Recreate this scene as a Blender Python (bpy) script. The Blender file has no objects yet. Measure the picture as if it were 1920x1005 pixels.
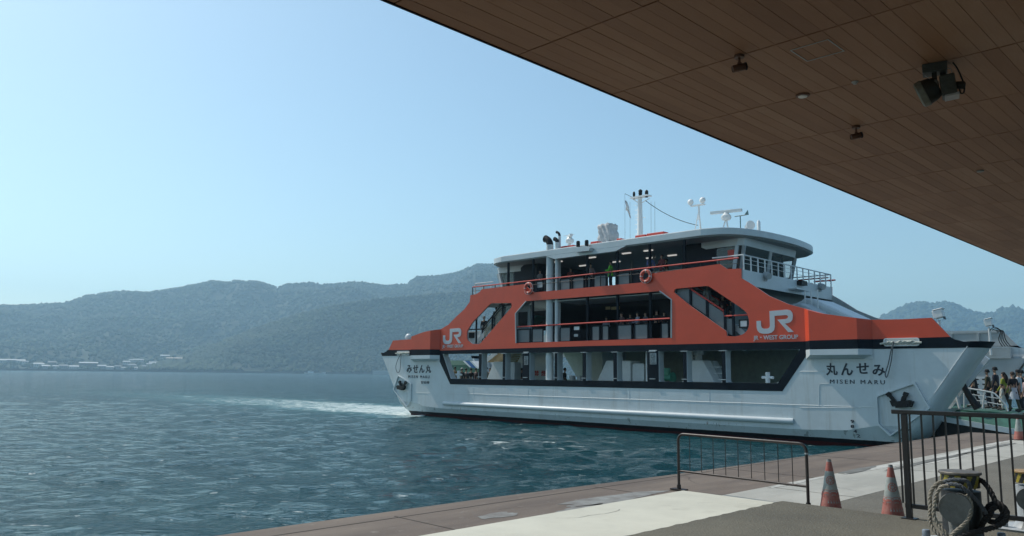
import bpy, bmesh, math, random
import numpy as np
from mathutils import Vector, Matrix
from mathutils.geometry import tessellate_polygon
random.seed(7); rng = np.random.default_rng(7)
SC = bpy.context.scene; COL = SC.collection
R = math.radians

# ------------------------------------------------------------------ camera
# World axes: +X runs along the ferry towards its bow, +Y runs along the quay away from the camera, z = 0 is the sea.
EYE = 3.06
FPX = 1478.0
PITCH = math.atan((702 - 502.5) / FPX); ROLL = 0.011; YAW = R(45)
fw = Vector((-math.sin(YAW) * math.cos(PITCH), math.cos(YAW) * math.cos(PITCH), math.sin(PITCH)))
r0 = Vector((math.cos(YAW), math.sin(YAW), 0)); u0 = r0.cross(fw)
RT = r0 * math.cos(ROLL) + u0 * math.sin(ROLL); UP = -r0 * math.sin(ROLL) + u0 * math.cos(ROLL)
cam = bpy.data.cameras.new('camera'); cam.sensor_width = 36; cam.lens = FPX / 1920 * 36
cam.clip_start = 0.05; cam.clip_end = 30000
camo = bpy.data.objects.new('camera', cam); COL.objects.link(camo)
camo.matrix_world = Matrix(((RT.x, UP.x, -fw.x, 0), (RT.y, UP.y, -fw.y, 0), (RT.z, UP.z, -fw.z, EYE), (0, 0, 0, 1)))
SC.camera = camo

# ------------------------------------------------------------------ light
SUN_EL = R(50); SUN_VEC = Vector((-0.95, -0.13, 0)).normalized() * math.cos(SUN_EL) + Vector((0, 0, math.sin(SUN_EL)))
world = bpy.data.worlds.new('World'); SC.world = world; world.use_nodes = True
wn = world.node_tree; bg = wn.nodes['Background']
sky = wn.nodes.new('ShaderNodeTexSky'); sky.sky_type = 'NISHITA'; sky.sun_disc = False
sky.sun_elevation = SUN_EL; sky.sun_rotation = math.atan2(SUN_VEC.x, SUN_VEC.y)
sky.air_density = 1.0; sky.dust_density = 1.0; sky.ozone_density = 1.2; sky.altitude = 0
tint = wn.nodes.new('ShaderNodeMix'); tint.data_type = 'RGBA'; tint.blend_type = 'MULTIPLY'; tint.inputs[0].default_value = 1; tint.inputs[7].default_value = (.925, 1.045, .965, 1)   # the camera's cool-green white balance
wn.links.new(sky.outputs[0], tint.inputs[6]); wn.links.new(tint.outputs[2], bg.inputs[0]); bg.inputs[1].default_value = 0.133
sl = bpy.data.lights.new('sun', 'SUN'); sl.energy = 3.2; sl.angle = R(0.5); sl.color = (1.0, 0.93, 0.82)
so = bpy.data.objects.new('sun', sl); COL.objects.link(so)
so.rotation_euler = (-SUN_VEC).to_track_quat('-Z', 'Y').to_euler()
SC.view_settings.view_transform = 'Standard'; SC.view_settings.look = 'None'
SC.view_settings.exposure = 0.20; SC.view_settings.gamma = 1.0
SC.cycles.use_denoising = True
SC.cycles.max_bounces = 8; SC.cycles.volume_bounces = 2; SC.cycles.sample_clamp_indirect = 4; SC.cycles.sample_clamp_direct = 3.0

# ------------------------------------------------------------------ measuring the photo: a sight line met with a real plane
def sight(x, y): return fw + RT * ((x - 960) / FPX) - UP * ((y - 502.5) / FPX)
def onY(x, y, Y):
    d = sight(x, y); k = Y / d.y; return Vector((d.x * k, Y, EYE + d.z * k))
def onX(x, y, X):
    d = sight(x, y); k = X / d.x; return Vector((X, d.y * k, EYE + d.z * k))
def onZ(x, y, z):
    d = sight(x, y); k = (z - EYE) / d.z; return Vector((d.x * k, d.y * k, z))
def zA(x, y): return (1400 + x / 4.8, 540 + y / 4.8)
def zB(x, y): return (1400 + x / 6.857, 500 + y / 6.857)
def zL(x, y): return (700 + x / 4.1875, 580 + y / 4.1875)
def z2(x, y): return (860 + x / 4.1875, 340 + y / 4.1875)
def z3(x, y): return (1220 + x / 4.1875, 340 + y / 4.1875)
def z4(x, y): return (920 + x / 5.025, 500 + y / 5.025)
def z5(x, y): return (1200 + x / 4.189, 500 + y / 4.189)
def z6(x, y): return (1500 + x / 3.35, 560 + y / 3.35)
def zE(x, y): return (830 + x / 6.857, 640 + y / 6.857)
def zF(x, y): return (1090 + x / 6.857, 640 + y / 6.857)
def zR(x, y): return (1790 + x / 7.177, 660 + y / 7.177)
def xz(p, Y=36.4):
    v = onY(p[0], p[1], Y); return (v.x, v.z)

# ------------------------------------------------------------------ objects and tags
ORG = {}
def tag(o, label=None, cat=None, group=None, kind=None):
    if label: o['label'] = label
    if cat: o['category'] = cat
    if group: o['group'] = group
    if kind: o['kind'] = kind
    return o
def thing(name, loc, label, cat, group=None):
    o = bpy.data.objects.new(name, None); o.empty_display_size = .2; COL.objects.link(o)
    o.location = loc; ORG[o.name] = Vector(loc); return tag(o, label, cat, group)

class MB:
    def __init__(s): s.v = []; s.f = []; s.m = []; s.sm = []
    def add(s, vs, fs, m=0, smooth=False):
        b = len(s.v); s.v += [tuple(x) for x in vs]
        for f in fs: s.f.append(tuple(b + i for i in f)); s.m.append(m); s.sm.append(smooth)
        return s
    def box(s, x0, x1, y0, y1, z0, z1, m=0):
        return s.add([(x0,y0,z0),(x1,y0,z0),(x1,y1,z0),(x0,y1,z0),(x0,y0,z1),(x1,y0,z1),(x1,y1,z1),(x0,y1,z1)],
                     [(0,3,2,1),(4,5,6,7),(0,1,5,4),(1,2,6,5),(2,3,7,6),(3,0,4,7)], m)
    def bbox(s, c, sz, rot=None, m=0):
        a = []
        for dz in (-.5, .5):
            for dx, dy in ((-.5,-.5),(.5,-.5),(.5,.5),(-.5,.5)):
                p = Vector((dx*sz[0], dy*sz[1], dz*sz[2]))
                if rot is not None: p = rot @ p
                a.append(Vector(c) + p)
        return s.add(a, [(0,3,2,1),(4,5,6,7),(0,1,5,4),(1,2,6,5),(2,3,7,6),(3,0,4,7)], m)
    def prism(s, pts, holes, f0, f1, m=0, ms=None):
        """pts: 2-D loop; f0/f1 map (a, b) to the two end faces"""
        loops = [list(pts)] + [list(h) for h in holes]; flat = [p for l in loops for p in l]
        tri = tessellate_polygon([[Vector((p[0], p[1], 0)) for p in l] for l in loops])
        n = len(flat); vs = [f0(*p) for p in flat] + [f1(*p) for p in flat]
        fs = [tuple(t) for t in tri] + [tuple(n + i for i in reversed(t)) for t in tri]
        s.add(vs, fs, m)
        side = []; b = 0
        for l in loops:
            k = len(l)
            side += [(b+i, b+(i+1)%k, n+b+(i+1)%k, n+b+i) for i in range(k)]; b += k
        s.add(vs, side, m if ms is None else ms); return s
    def pxz(s, pts, y0, y1, m=0, holes=(), ms=None):
        return s.prism(pts, holes, lambda a, b: (a, y0, b), lambda a, b: (a, y1, b), m, ms)
    def pxy(s, pts, z0, z1, m=0, holes=(), ms=None):
        return s.prism(pts, holes, lambda a, b: (a, b, z0), lambda a, b: (a, b, z1), m, ms)
    def pyz(s, pts, x0, x1, m=0, holes=(), ms=None):
        return s.prism(pts, holes, lambda a, b: (x0, a, b), lambda a, b: (x1, a, b), m, ms)
    def tube(s, path, r, n=8, m=0, cap=True):
        P = [Vector(p) for p in path]; rr = r if isinstance(r, (list, tuple)) else [r] * len(P)
        vs = []; N = None
        for i, p in enumerate(P):
            t = (P[min(i+1, len(P)-1)] - P[max(i-1, 0)]).normalized()
            if N is None:
                N = t.cross(Vector((0, 0, 1)));
                if N.length < .05: N = t.cross(Vector((1, 0, 0)))
            N = (N - t * N.dot(t)).normalized(); B = t.cross(N)
            for k in range(n):
                a = 2 * math.pi * k / n; vs.append(p + (N * math.cos(a) + B * math.sin(a)) * rr[i])
        fs = [(i*n+k, i*n+(k+1)%n, (i+1)*n+(k+1)%n, (i+1)*n+k) for i in range(len(P)-1) for k in range(n)]
        s.add(vs, fs, m, n > 5)
        if cap: s.add(vs[:n], [tuple(reversed(range(n)))], m); s.add(vs[-n:], [tuple(range(n))], m)
        return s
    def lathe(s, c, prof, n=20, m=0, ax=Vector((0,0,1)), sc=(1,1)):
        ax = Vector(ax).normalized(); a = ax.cross(Vector((0,0,1)))
        a = Vector((1,0,0)) if a.length < .05 else a.normalized(); b = ax.cross(a); c = Vector(c); vs = []
        for r, h in prof:
            for k in range(n):
                t = 2*math.pi*k/n; vs.append(c + ax*h + a*(r*math.cos(t)*sc[0]) + b*(r*math.sin(t)*sc[1]))
        fs = [(i*n+k, i*n+(k+1)%n, (i+1)*n+(k+1)%n, (i+1)*n+k) for i in range(len(prof)-1) for k in range(n)]
        s.add(vs, fs, m, True)
        if prof[0][0] > 1e-4: s.add(vs[:n], [tuple(reversed(range(n)))], m)
        if prof[-1][0] > 1e-4: s.add(vs[-n:], [tuple(range(n))], m)
        return s
    def ball(s, c, r, m=0, n=12, k=8):
        r = r if isinstance(r, (tuple, list)) else (r, r, r); vs = []
        for j in range(k+1):
            p = math.pi*j/k
            for i in range(n):
                t = 2*math.pi*i/n
                vs.append((c[0]+r[0]*math.sin(p)*math.cos(t), c[1]+r[1]*math.sin(p)*math.sin(t), c[2]+r[2]*math.cos(p)))
        return s.add(vs, [(j*n+i, (j+1)*n+i, (j+1)*n+(i+1)%n, j*n+(i+1)%n) for j in range(k) for i in range(n)], m, True)
    def torus(s, c, R0, r, ax, n=28, k=10, m=0, mfun=None):
        ax = Vector(ax).normalized(); a = ax.cross(Vector((0,0,1)))
        a = Vector((1,0,0)) if a.length < .05 else a.normalized(); b = ax.cross(a); vs = []
        for i in range(n):
            t = 2*math.pi*i/n; d = a*math.cos(t)+b*math.sin(t)
            for j in range(k):
                p = 2*math.pi*j/k; vs.append(Vector(c)+d*(R0+r*math.cos(p))+ax*(r*math.sin(p)))
        for i in range(n):
            s.add([], [], 0)
        base = len(s.v); s.v += [tuple(v) for v in vs]
        for i in range(n):
            for j in range(k):
                s.f.append(tuple(base+q for q in (i*k+j, ((i+1)%n)*k+j, ((i+1)%n)*k+(j+1)%k, i*k+(j+1)%k)))
                s.m.append(mfun(i) if mfun else m); s.sm.append(True)
        return s
    def mirror(s, Y=41.9):
        o = MB(); o.v = [(x, 2*Y-y, z) for x, y, z in s.v]; o.f = [tuple(reversed(f)) for f in s.f]; o.m = s.m[:]; o.sm = s.sm[:]; return o
    def flipx(s, X=-30.1):
        o = MB(); o.v = [(2*X-x, y, z) for x, y, z in s.v]; o.f = [tuple(reversed(f)) for f in s.f]; o.m = s.m[:]; o.sm = s.sm[:]; return o
    def join(s, o):
        b = len(s.v); s.v += o.v; s.f += [tuple(b+i for i in f) for f in o.f]; s.m += o.m; s.sm += o.sm; return s
    def build(s, name, mats, parent=None, recalc=True, bevel=0, **t):
        me = bpy.data.meshes.new(name)
        org = ORG[parent.name] if parent else Vector((0, 0, 0))
        me.from_pydata([(a-org.x, b-org.y, c-org.z) for a, b, c in s.v], [], s.f)
        for mt in (mats if isinstance(mats, (list, tuple)) else [mats]): me.materials.append(mt)
        me.polygons.foreach_set('material_index', s.m); me.polygons.foreach_set('use_smooth', s.sm)
        bm = bmesh.new(); bm.from_mesh(me); bmesh.ops.remove_doubles(bm, verts=bm.verts, dist=1e-5)
        if recalc: bmesh.ops.recalc_face_normals(bm, faces=bm.faces)
        bm.to_mesh(me); bm.free()
        if any(s.sm) and hasattr(me, 'set_sharp_from_angle'): me.set_sharp_from_angle(angle=R(40))
        o = bpy.data.objects.new(name, me); COL.objects.link(o)
        if parent: o.parent = parent
        ORG[o.name] = org
        if bevel:
            b = o.modifiers.new('bevel', 'BEVEL'); b.width = bevel; b.segments = 2; b.limit_method = 'ANGLE'; b.angle_limit = R(50)
        return tag(o, **t)

# ------------------------------------------------------------------ materials
def mat(name, c, rough=.5, metal=0., var=.0, scale=3., bump=0., bscale=40., c2=None, spec=None, streak=None, detail=5):
    """Principled with a noise-mixed base colour (wear that belongs to the surface) and a fine bump"""
    m = bpy.data.materials.new(name); m.use_nodes = True; n = m.node_tree; b = n.nodes['Principled BSDF']
    b.inputs['Base Color'].default_value = (*c, 1); b.inputs['Roughness'].default_value = rough; b.inputs['Metallic'].default_value = metal
    if spec is not None: b.inputs['Specular IOR Level'].default_value = spec
    tc = n.nodes.new('ShaderNodeTexCoord'); src = tc.outputs['Object']
    if streak:
        mp = n.nodes.new('ShaderNodeMapping'); mp.inputs['Scale'].default_value = streak; n.links.new(src, mp.inputs[0]); src = mp.outputs[0]
    if var or c2:
        nz = n.nodes.new('ShaderNodeTexNoise'); nz.inputs['Scale'].default_value = scale; nz.inputs['Detail'].default_value = detail
        nz.inputs['Roughness'].default_value = .65; n.links.new(src, nz.inputs['Vector'])
        rp = n.nodes.new('ShaderNodeValToRGB'); rp.color_ramp.elements[0].position = .38; rp.color_ramp.elements[1].position = .66
        d = c2 if c2 else tuple(x*(1-var) for x in c)
        rp.color_ramp.elements[0].color = (*d, 1); rp.color_ramp.elements[1].color = (*c, 1)
        n.links.new(nz.outputs[0], rp.inputs[0]); n.links.new(rp.outputs[0], b.inputs['Base Color'])
    if bump:
        n2 = n.nodes.new('ShaderNodeTexNoise'); n2.inputs['Scale'].default_value = bscale; n2.inputs['Detail'].default_value = 6
        n.links.new(tc.outputs['Object'], n2.inputs['Vector'])
        bp = n.nodes.new('ShaderNodeBump'); bp.inputs['Strength'].default_value = bump; bp.inputs['Distance'].default_value = .02
        n.links.new(n2.outputs[0], bp.inputs['Height']); n.links.new(bp.outputs[0], b.inputs['Normal'])
    return m
def glass(name, tint, rough=.03, alpha=.35):
    m = bpy.data.materials.new(name); m.use_nodes = True; n = m.node_tree; b = n.nodes['Principled BSDF']
    b.inputs['Base Color'].default_value = (*tint, 1); b.inputs['Roughness'].default_value = rough; b.inputs['Alpha'].default_value = alpha
    b.inputs['Specular IOR Level'].default_value = .8
    return m
M = dict(
    white=mat('ship_white', (.62, .67, .69), .38, var=.10, scale=.9, bump=.05, bscale=1.2),
    white2=mat('fitting_white', (.72, .74, .74), .4, var=.08, scale=4),
    grey=mat('ship_grey', (.42, .46, .47), .45, var=.12, scale=2),
    dgrey=mat('interior_grey', (.16, .19, .19), .6, var=.15, scale=2),
    ceil=mat('ceiling_grey', (.30, .33, .33), .6, var=.12, scale=1.5),
    red=mat('ship_red', (.68, .070, .026), .38, var=.10, scale=.8, bump=.04, bscale=1.1),
    red2=mat('bright_red', (.62, .06, .04), .45, var=.1),
    black=mat('ship_black', (.008, .014, .022), .5, var=.3, scale=1.5, spec=.10),
    navy=mat('navy', (.008, .011, .020), .5, var=.2, spec=.2),
    dark=mat('dark_metal', (.014, .014, .015), .5, var=.3, spec=.3),
    green=mat('ramp_green', (.05, .16, .12), .6, var=.35, scale=3),
    tarpg=mat('green_tarp', (.05, .15, .10), .6, var=.3),
    tarp=mat('grey_tarp', (.55, .57, .58), .7, var=.2, scale=5, bump=.4, bscale=5),
    blue=mat('awning_blue', (.05, .17, .42), .6, var=.2),
    tan=mat('tan_soffit', (.45, .33, .18), .6, var=.25),
    mesh=mat('mesh_panel', (.16, .18, .19), .5, var=.15, scale=14),
    letter=mat('lettering_navy', (.015, .025, .04), .5, var=.2),
    silver=mat('lettering_silver', (.55, .57, .60), .4, var=.08),
    lifer=mat('lifebuoy_red', (.62, .10, .06), .5, var=.1),
    lifew=mat('lifebuoy_white', (.75, .75, .74), .5, var=.1),
    navglass=glass('tinted_glass', (.02, .05, .055), .03, .72),
    clear=glass('clear_glass', (.03, .06, .065), .02, .45),
    steel=mat('brown_steel', (.045, .033, .03), .42, .2, var=.3, scale=9, bump=.1, bscale=60),
    fence=mat('fence_paint', (.012, .009, .010), .42, var=.3, scale=9),
    wood_d=mat('wood_dark', (.1, .05, .03), .6),
    pipe=mat('pipe_pale', (.60, .64, .65), .4, var=.12, scale=2),
    lit=None)
e = bpy.data.materials.new('lamp_tube'); e.use_nodes = True
e.node_tree.nodes['Principled BSDF'].inputs['Emission Color'].default_value = (1, .97, .9, 1)
e.node_tree.nodes['Principled BSDF'].inputs['Emission Strength'].default_value = .4; M['lit'] = e

#PART2
# ------------------------------------------------------------------ lettering
def text_obj(s, name, x0, x1, z0, z1, Y, m, parent, bold=0.0, stretch=True, bold2=None, depth=.02, word=1.0, rev=False):
    """lettering as a thin raised mesh standing on a plane that faces -Y, fitted to its measured width and height"""
    cu = bpy.data.curves.new('lettering', 'FONT'); cu.body = s; cu.size = 1; cu.extrude = .01; cu.offset = bold; cu.space_character = word
    cu.resolution_u = 3
    tmp = bpy.data.objects.new('lettering', cu); COL.objects.link(tmp)
    dg = bpy.context.evaluated_depsgraph_get(); me = bpy.data.meshes.new_from_object(tmp.evaluated_get(dg))
    bpy.data.objects.remove(tmp); co = np.empty(len(me.vertices)*3); me.vertices.foreach_get('co', co); co = co.reshape(-1, 3)
    a, b = co.min(0), co.max(0); out = np.empty_like(co)
    out[:, 0] = x0 + (co[:, 0]-a[0])/(b[0]-a[0])*(x1-x0); out[:, 2] = z0 + (co[:, 1]-a[1])/(b[1]-a[1])*(z1-z0)
    out[:, 1] = Y - (co[:, 2]-a[2])/max(1e-6, b[2]-a[2])*depth
    org = ORG[parent.name]; out -= np.array(org); me.vertices.foreach_set('co', out.ravel()); me.update()
    me.materials.clear(); me.materials.append(m); me.polygons.foreach_set('material_index', [0]*len(me.polygons))
    o = bpy.data.objects.new(name, me); COL.objects.link(o); o.parent = parent; ORG[o.name] = org; return o
def fit(p0, p1, Y=36.4):
    a = xz(p0, Y); b = xz(p1, Y); return a[0], b[0], b[1], a[1]

# ================================================================== THE FERRY
YS, YF, YC, XC = 36.4, 47.4, 41.9, -30.1
ferry = thing('car_ferry', (XC, YC, 0), 'white and orange-red double-ended car ferry with two passenger decks, moored bow-on to the quay', 'ferry')
ship = ferry
def xa(z): return -12.85 + .695*z          # where the flat side turns into the raked, rounded stem
def mx(x): return 2*XC - x
# hull paint: white topsides, dark red bottom with a black band above it, rust and scuffs near the water
hm = mat('hull_paint', (.62, .67, .69), .34, var=.10, scale=.8, bump=.16, bscale=.9); nt = hm.node_tree; bs = nt.nodes['Principled BSDF']
prev = bs.inputs['Base Color'].links[0].from_socket
tc = nt.nodes.new('ShaderNodeTexCoord'); sx = nt.nodes.new('ShaderNodeSeparateXYZ'); nt.links.new(tc.outputs['Object'], sx.inputs[0])
def mathn(nt, op, a, b=None, c=None, clamp=False):
    n = nt.nodes.new('ShaderNodeMath'); n.operation = op; n.use_clamp = clamp
    for i, v in enumerate((a, b, c)):
        if v is None: continue
        if isinstance(v, (int, float)): n.inputs[i].default_value = v
        else: nt.links.new(v, n.inputs[i])
    return n.outputs[0]
def mixc(nt, f, a, b):
    n = nt.nodes.new('ShaderNodeMix'); n.data_type = 'RGBA'
    if isinstance(f, (int, float)): n.inputs[0].default_value = f
    else: nt.links.new(f, n.inputs[0])
    for k, v in ((6, a), (7, b)):
        if isinstance(v, tuple): n.inputs[k].default_value = (*v, 1)
        else: nt.links.new(v, n.inputs[k])
    return n.outputs[2]
def noise(nt, vec, scale, detail=5, sc3=None, rough=.6):
    if sc3:
        mp = nt.nodes.new('ShaderNodeMapping'); mp.inputs['Scale'].default_value = sc3; nt.links.new(vec, mp.inputs[0]); vec = mp.outputs[0]
    n = nt.nodes.new('ShaderNodeTexNoise'); n.inputs['Scale'].default_value = scale; n.inputs['Detail'].default_value = detail; n.inputs['Roughness'].default_value = rough
    nt.links.new(vec, n.inputs['Vector']); return n.outputs[0]
nz = noise(nt, tc.outputs['Object'], 2.2, 6, (1, 1, .35))
low = mathn(nt, 'MULTIPLY', mathn(nt, 'LESS_THAN', sx.outputs[2], .72), mathn(nt, 'GREATER_THAN', nz, .64))
c1 = mixc(nt, mathn(nt, 'MULTIPLY', low, .55), prev, (.12, .13, .12))
scr = noise(nt, tc.outputs['Object'], 3.0, 4, (.5, .5, 4)); scr = mathn(nt, 'MULTIPLY', mathn(nt, 'GREATER_THAN', scr, .68), mathn(nt, 'LESS_THAN', sx.outputs[2], .62))
c1 = mixc(nt, mathn(nt, 'MULTIPLY', scr, .8), c1, (.03, .035, .04))
edge = mathn(nt, 'ADD', sx.outputs[2], mathn(nt, 'MULTIPLY', nz, .05))
c2 = mixc(nt, mathn(nt, 'LESS_THAN', edge, .34), c1, (.007, .007, .010))
c3 = mixc(nt, mathn(nt, 'LESS_THAN', edge, .15), c2, mixc(nt, nz, (.04, .007, .008), (.10, .014, .012)))
stk = noise(nt, tc.outputs['Object'], 1.0, 5, (3.2, 3.2, .22), .7); stm = mathn(nt, 'MULTIPLY', mathn(nt, 'MULTIPLY', mathn(nt, 'SUBTRACT', stk, .54), 5, clamp=True), .38)
rst = noise(nt, tc.outputs['Object'], 1.0, 4, (5.5, 5.5, 1.6), .7); rsm = mathn(nt, 'MULTIPLY', mathn(nt, 'MULTIPLY', mathn(nt, 'SUBTRACT', rst, .655), 22, clamp=True), mathn(nt, 'MULTIPLY', mathn(nt, 'LESS_THAN', sx.outputs[2], .85), mathn(nt, 'GREATER_THAN', sx.outputs[2], .36)))
c4 = mixc(nt, mathn(nt, 'MULTIPLY', rsm, .8), mixc(nt, mathn(nt, 'MULTIPLY', stm, mathn(nt, 'GREATER_THAN', edge, .34)), c3, (.33, .31, .26)), (.16, .075, .03))
nt.links.new(c4, bs.inputs['Base Color'])

# window frame of the car deck
fA, fB, fC, fD = xz((819.4, 666.5)), xz((844.5, 720.4)), xz((1467, 733.5)), xz((1520, 655))
wTL, wBL, wBR, wTR = xz((830, 663.6)), xz((845.2, 710)), xz((1459, 718.4)), xz((1500, 655))
def lerp(a, b, t): return a + (b-a)*t
def wz(x, top):
    a, b = (wTL, wTR) if top else (wBL, wBR); return lerp(a[1], b[1], (x-a[0])/(b[0]-a[0]))
PILL = [(-39.45,-39.19),(-37.14,-36.92),(-35.34,-34.74),(-32.6,-32.38),(-30.37,-30.1),(-28.07,-27.82),(-25.72,-24.98),(-23.42,-23.2),(-21.11,-20.9)]
def rrect(p, r=.14, n=4):
    out = []; k = len(p)
    for i in range(k):
        a, b, c = Vector(p[i-1]), Vector(p[i]), Vector(p[(i+1) % k])
        u = (a-b); v = (c-b); rr = min(r, u.length*.45, v.length*.45); u.normalize(); v.normalize()
        s, e = b+u*rr, b+v*rr
        for j in range(n+1):
            t = j/n; out.append(tuple((s*(1-t)**2 + b*2*t*(1-t) + e*t*t)[:]))
    return out
holes = []
xs_ = [None] + PILL + [None]
for i in range(len(xs_)-1):
    L = xs_[i]; Rr = xs_[i+1]
    p = [wTL, wBL] if L is None else [(L[1], wz(L[1], True)), (L[1], wz(L[1], False))]
    p += [wBR, wTR] if Rr is None else [(Rr[0], wz(Rr[0], False)), (Rr[0], wz(Rr[0], True))]
    holes.append(rrect(p))
RB = [(727.5,659),(773,656.5),(820,657.6),(1100,648.8),(1200,647.3),(1520,639.7),(1640,636),(1782,631.6)]   # lower edge of the red
RBz = [xz(p) for p in RB]
def stripe_top(x):
    for a, b in zip(RBz, RBz[1:]):
        if a[0] <= x <= b[0]: return lerp(a[1], b[1], (x-a[0])/(b[0]-a[0]))
    return RBz[0][1] if x < RBz[0][0] else RBz[-1][1]
def stripe_bot(x): return 4.37 + .0006*(x-XC)**2*.1
# --- flat side of the hull with its row of openings
right = [(xa(4.40), 4.62), (xa(4.40), 4.40), (xa(3), 3), (xa(1.6), 1.6), (xa(1.05), 1.05), (-13.6, .98), (-14.9, .72), (-17, .64)]
left = [(mx(x), z) for x, z in reversed(right)]
top = [(x, stripe_top(x)-.01) for x in (-49.6, -46, -40, -30, -20, -14, -10.9)]
outer = right + left + top
side = MB(); side.pxz(outer, YS, YS+.07, 0, holes)
side.pxz([(-44.6,4.7),(-44.6,1.5),(-16,1.5),(-16,4.7)], YS+.07, YS+.5, 1, holes)
stem = MB()
zs = [-.7, -.2, .25, .6, 1.0, 1.8, 2.6, 3.5, 4.38]
rows = []
for z in zs:
    ins = max(0, 1.0-z)*.45; x0 = xa(z) - max(0, .6-z)*.9; row = []
    for k in range(9):
        t = R(90)*k/8; row.append((x0 + .6*math.sin(t), YS+ins+.95*(1-math.cos(t)), z))
    row.append((x0+.6, YS+1.15, z)); rows.append(row)
for a, b in zip(rows, rows[1:]):
    stem.add(a+b, [(i, i+1, 10+i+1, 10+i) for i in range(9)], 0, True)
inner = [[(p[0]-(.1 if i > 4 else 0), p[1]+(.12 if i < 9 else 0), p[2]) for i, p in enumerate(r)] for r in rows[4:]]
stem.add([rows[-1][9], rows[4][9], (rows[4][9][0]-.3, YS+1.15, 1.0), (rows[-1][9][0]-.3, YS+1.15, 4.38)], [(0,1,2,3)], 0)
for a, b in zip(inner, inner[1:]):
    stem.add([(p[0]-.28, p[1]+.16, p[2]) for p in a] + [(p[0]-.28, p[1]+.16, p[2]) for p in b], [(i, i+1, 10+i+1, 10+i) for i in range(9)], 1, True)
# turned-in lower side below the chine
chine = MB()
lo = [(x, z) for x, z in right[4:]]; lo = lo + [(mx(x), z) for x, z in reversed(lo)]
va = [(x, YS, z) for x, z in lo]; vb = [(x + (-.9 if x > XC else .9)*(1 if abs(x-XC) > 14 else 0), YS+.35, .1) for x, z in lo]; vc = [(x*.97+XC*.03, YS+.7, -.7) for x, z in lo]
k = len(lo)
chine.add(va+vb+vc, [(i, i+1, k+i+1, k+i) for i in range(k-1)] + [(k+i, k+i+1, 2*k+i+1, 2*k+i) for i in range(k-1)], 0)
h = MB()
for part in (side, stem, stem.flipx(), chine): h.join(part).join(part.mirror())
# transoms between the stems below the car deck, and the deck end plates
tr = MB()
for z0, z1 in zip(zs[:5], zs[1:6]):
    a = xa(z0)+.6-max(0, .6-z0)*.9; b = xa(z1)+.6-max(0, .6-z1)*.9; tr.add([(a, YS+1.15, z0), (a, YF-1.15, z0), (b, YF-1.15, z1), (b, YS+1.15, z1)], [(0,1,2,3)])
h.join(tr).join(tr.flipx())
hull = h.build('hull', [hm, M['grey']], ship, recalc=False)
# weld seams and plate edges on the side
seam = MB()
def seamline(pts, r=.012): seam.tube([(x, YS-.004, z) for x, z in pts], r, 5, 0)
seamline([xz(z6(1052,298)), xz(z6(842,600))], .022); seamline([(-43.2,1.72), (-16,1.78)]); seamline([(-15.9,1.78), (-13.6,1.80)])
seamline([xz(z6(0,457)), xz(z6(160,457))]); seamline([xz(z6(0,683)), xz(z6(385,686))])
seamline([xz(z6(185,532)), xz(z6(125,535)), xz(z6(118,560)), xz(z6(120,680))])
seamline([xz(zL(300,590)), xz(zL(300,730))], .02); seamline([xz(zL(320,655)), xz(zL(445,658))])
for px_ in (888, 990, 1180, 1330): seamline([xz((px_, 727)), xz((px_, 748 if px_ < 1000 else 756))], .008)
seam.build('weld_seam', M['white2'], ship)
cd = MB().box(-48.2, -12.0, YS+.4, YF-.4, 1.55, 1.75).box(-48.6,-46,YS+2.1,YF-2.1,1.5,1.76,0).box(-13,-11.55,YS+2.1,YF-2.1,1.5,1.76,0)
cd.build('car_deck', M['green'], ship)
# --- black frame round the openings, proud of the side, and the black sheer stripe
fr = MB(); y0_, y1_ = YS-.02, YS
fr.pxz([fB, fC, wBR, wBL], y0_, y1_)
fr.pxz([wTL, wTR, (wTR[0], stripe_top(wTR[0])), (-24, stripe_top(-24)), (-30, stripe_top(-30)), (-36, stripe_top(-36)), (wTL[0], stripe_top(wTL[0]))], y0_, y1_)
fr.pxz([fA, fB, wBL, wTL, (wTL[0], stripe_top(wTL[0])), (fA[0], stripe_top(fA[0]))], y0_, y1_); fr.pxz([fD, fC, wBR, wTR, (wTR[0], stripe_top(wTR[0])), (fD[0], stripe_top(fD[0]))], y0_, y1_)
for a_, b_ in PILL: fr.pxz([(a_, wz(a_, False)), (b_, wz(b_, False)), (b_, wz(b_, True)), (a_, wz(a_, True))], y0_, y1_)
fr.build('window_frame', M['black'], ship); fr.mirror().build('window_frame', M['black'], ship)
st = MB(); b0, b1 = stripe_bot(-50), 4.40
bx = [fD[0], -14, -12, -10.9]
st.pxz([(fD[0]+.001, 4.36), (-13.5, 4.36), (xa(4.36), 4.36), (xa(4.61), 4.61), (xa(4.61)-.25, 4.615), xz((1798.5, 638.2)), xz(z6(972,256)), xz(z6(945,240)), (-13.5, stripe_top(-13.5)), (fD[0]+.001, stripe_top(fD[0]))], YS-.02, YS)
tip = MB(); ra = []
for z, o in ((4.36, .015), (4.62, .02)):
    ra.append([(xa(4.38)+(.6+o)*math.sin(R(90)*k/8)+(z-4.38)*.695, YS-o+.95*(1-math.cos(R(90)*k/8)), z) for k in range(9)] + [(xa(4.38)+.6+o+(z-4.38)*.695, YS+1.15, z)])
tip.add(ra[0]+ra[1], [(i, i+1, 11+i, 10+i) for i in range(9)], 0, True)
tip.add([(p[0]-.3, p[1]+.2 if i < 9 else p[1], p[2]) for i, p in enumerate(ra[1])] + ra[1], [(i, i+1, 11+i, 10+i) for i in range(9)], 0)
st.join(tip); lf = st.flipx()
for q in (st, lf, st.mirror(), lf.mirror()): q.build('sheer_stripe', M['black'], ship)

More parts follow.
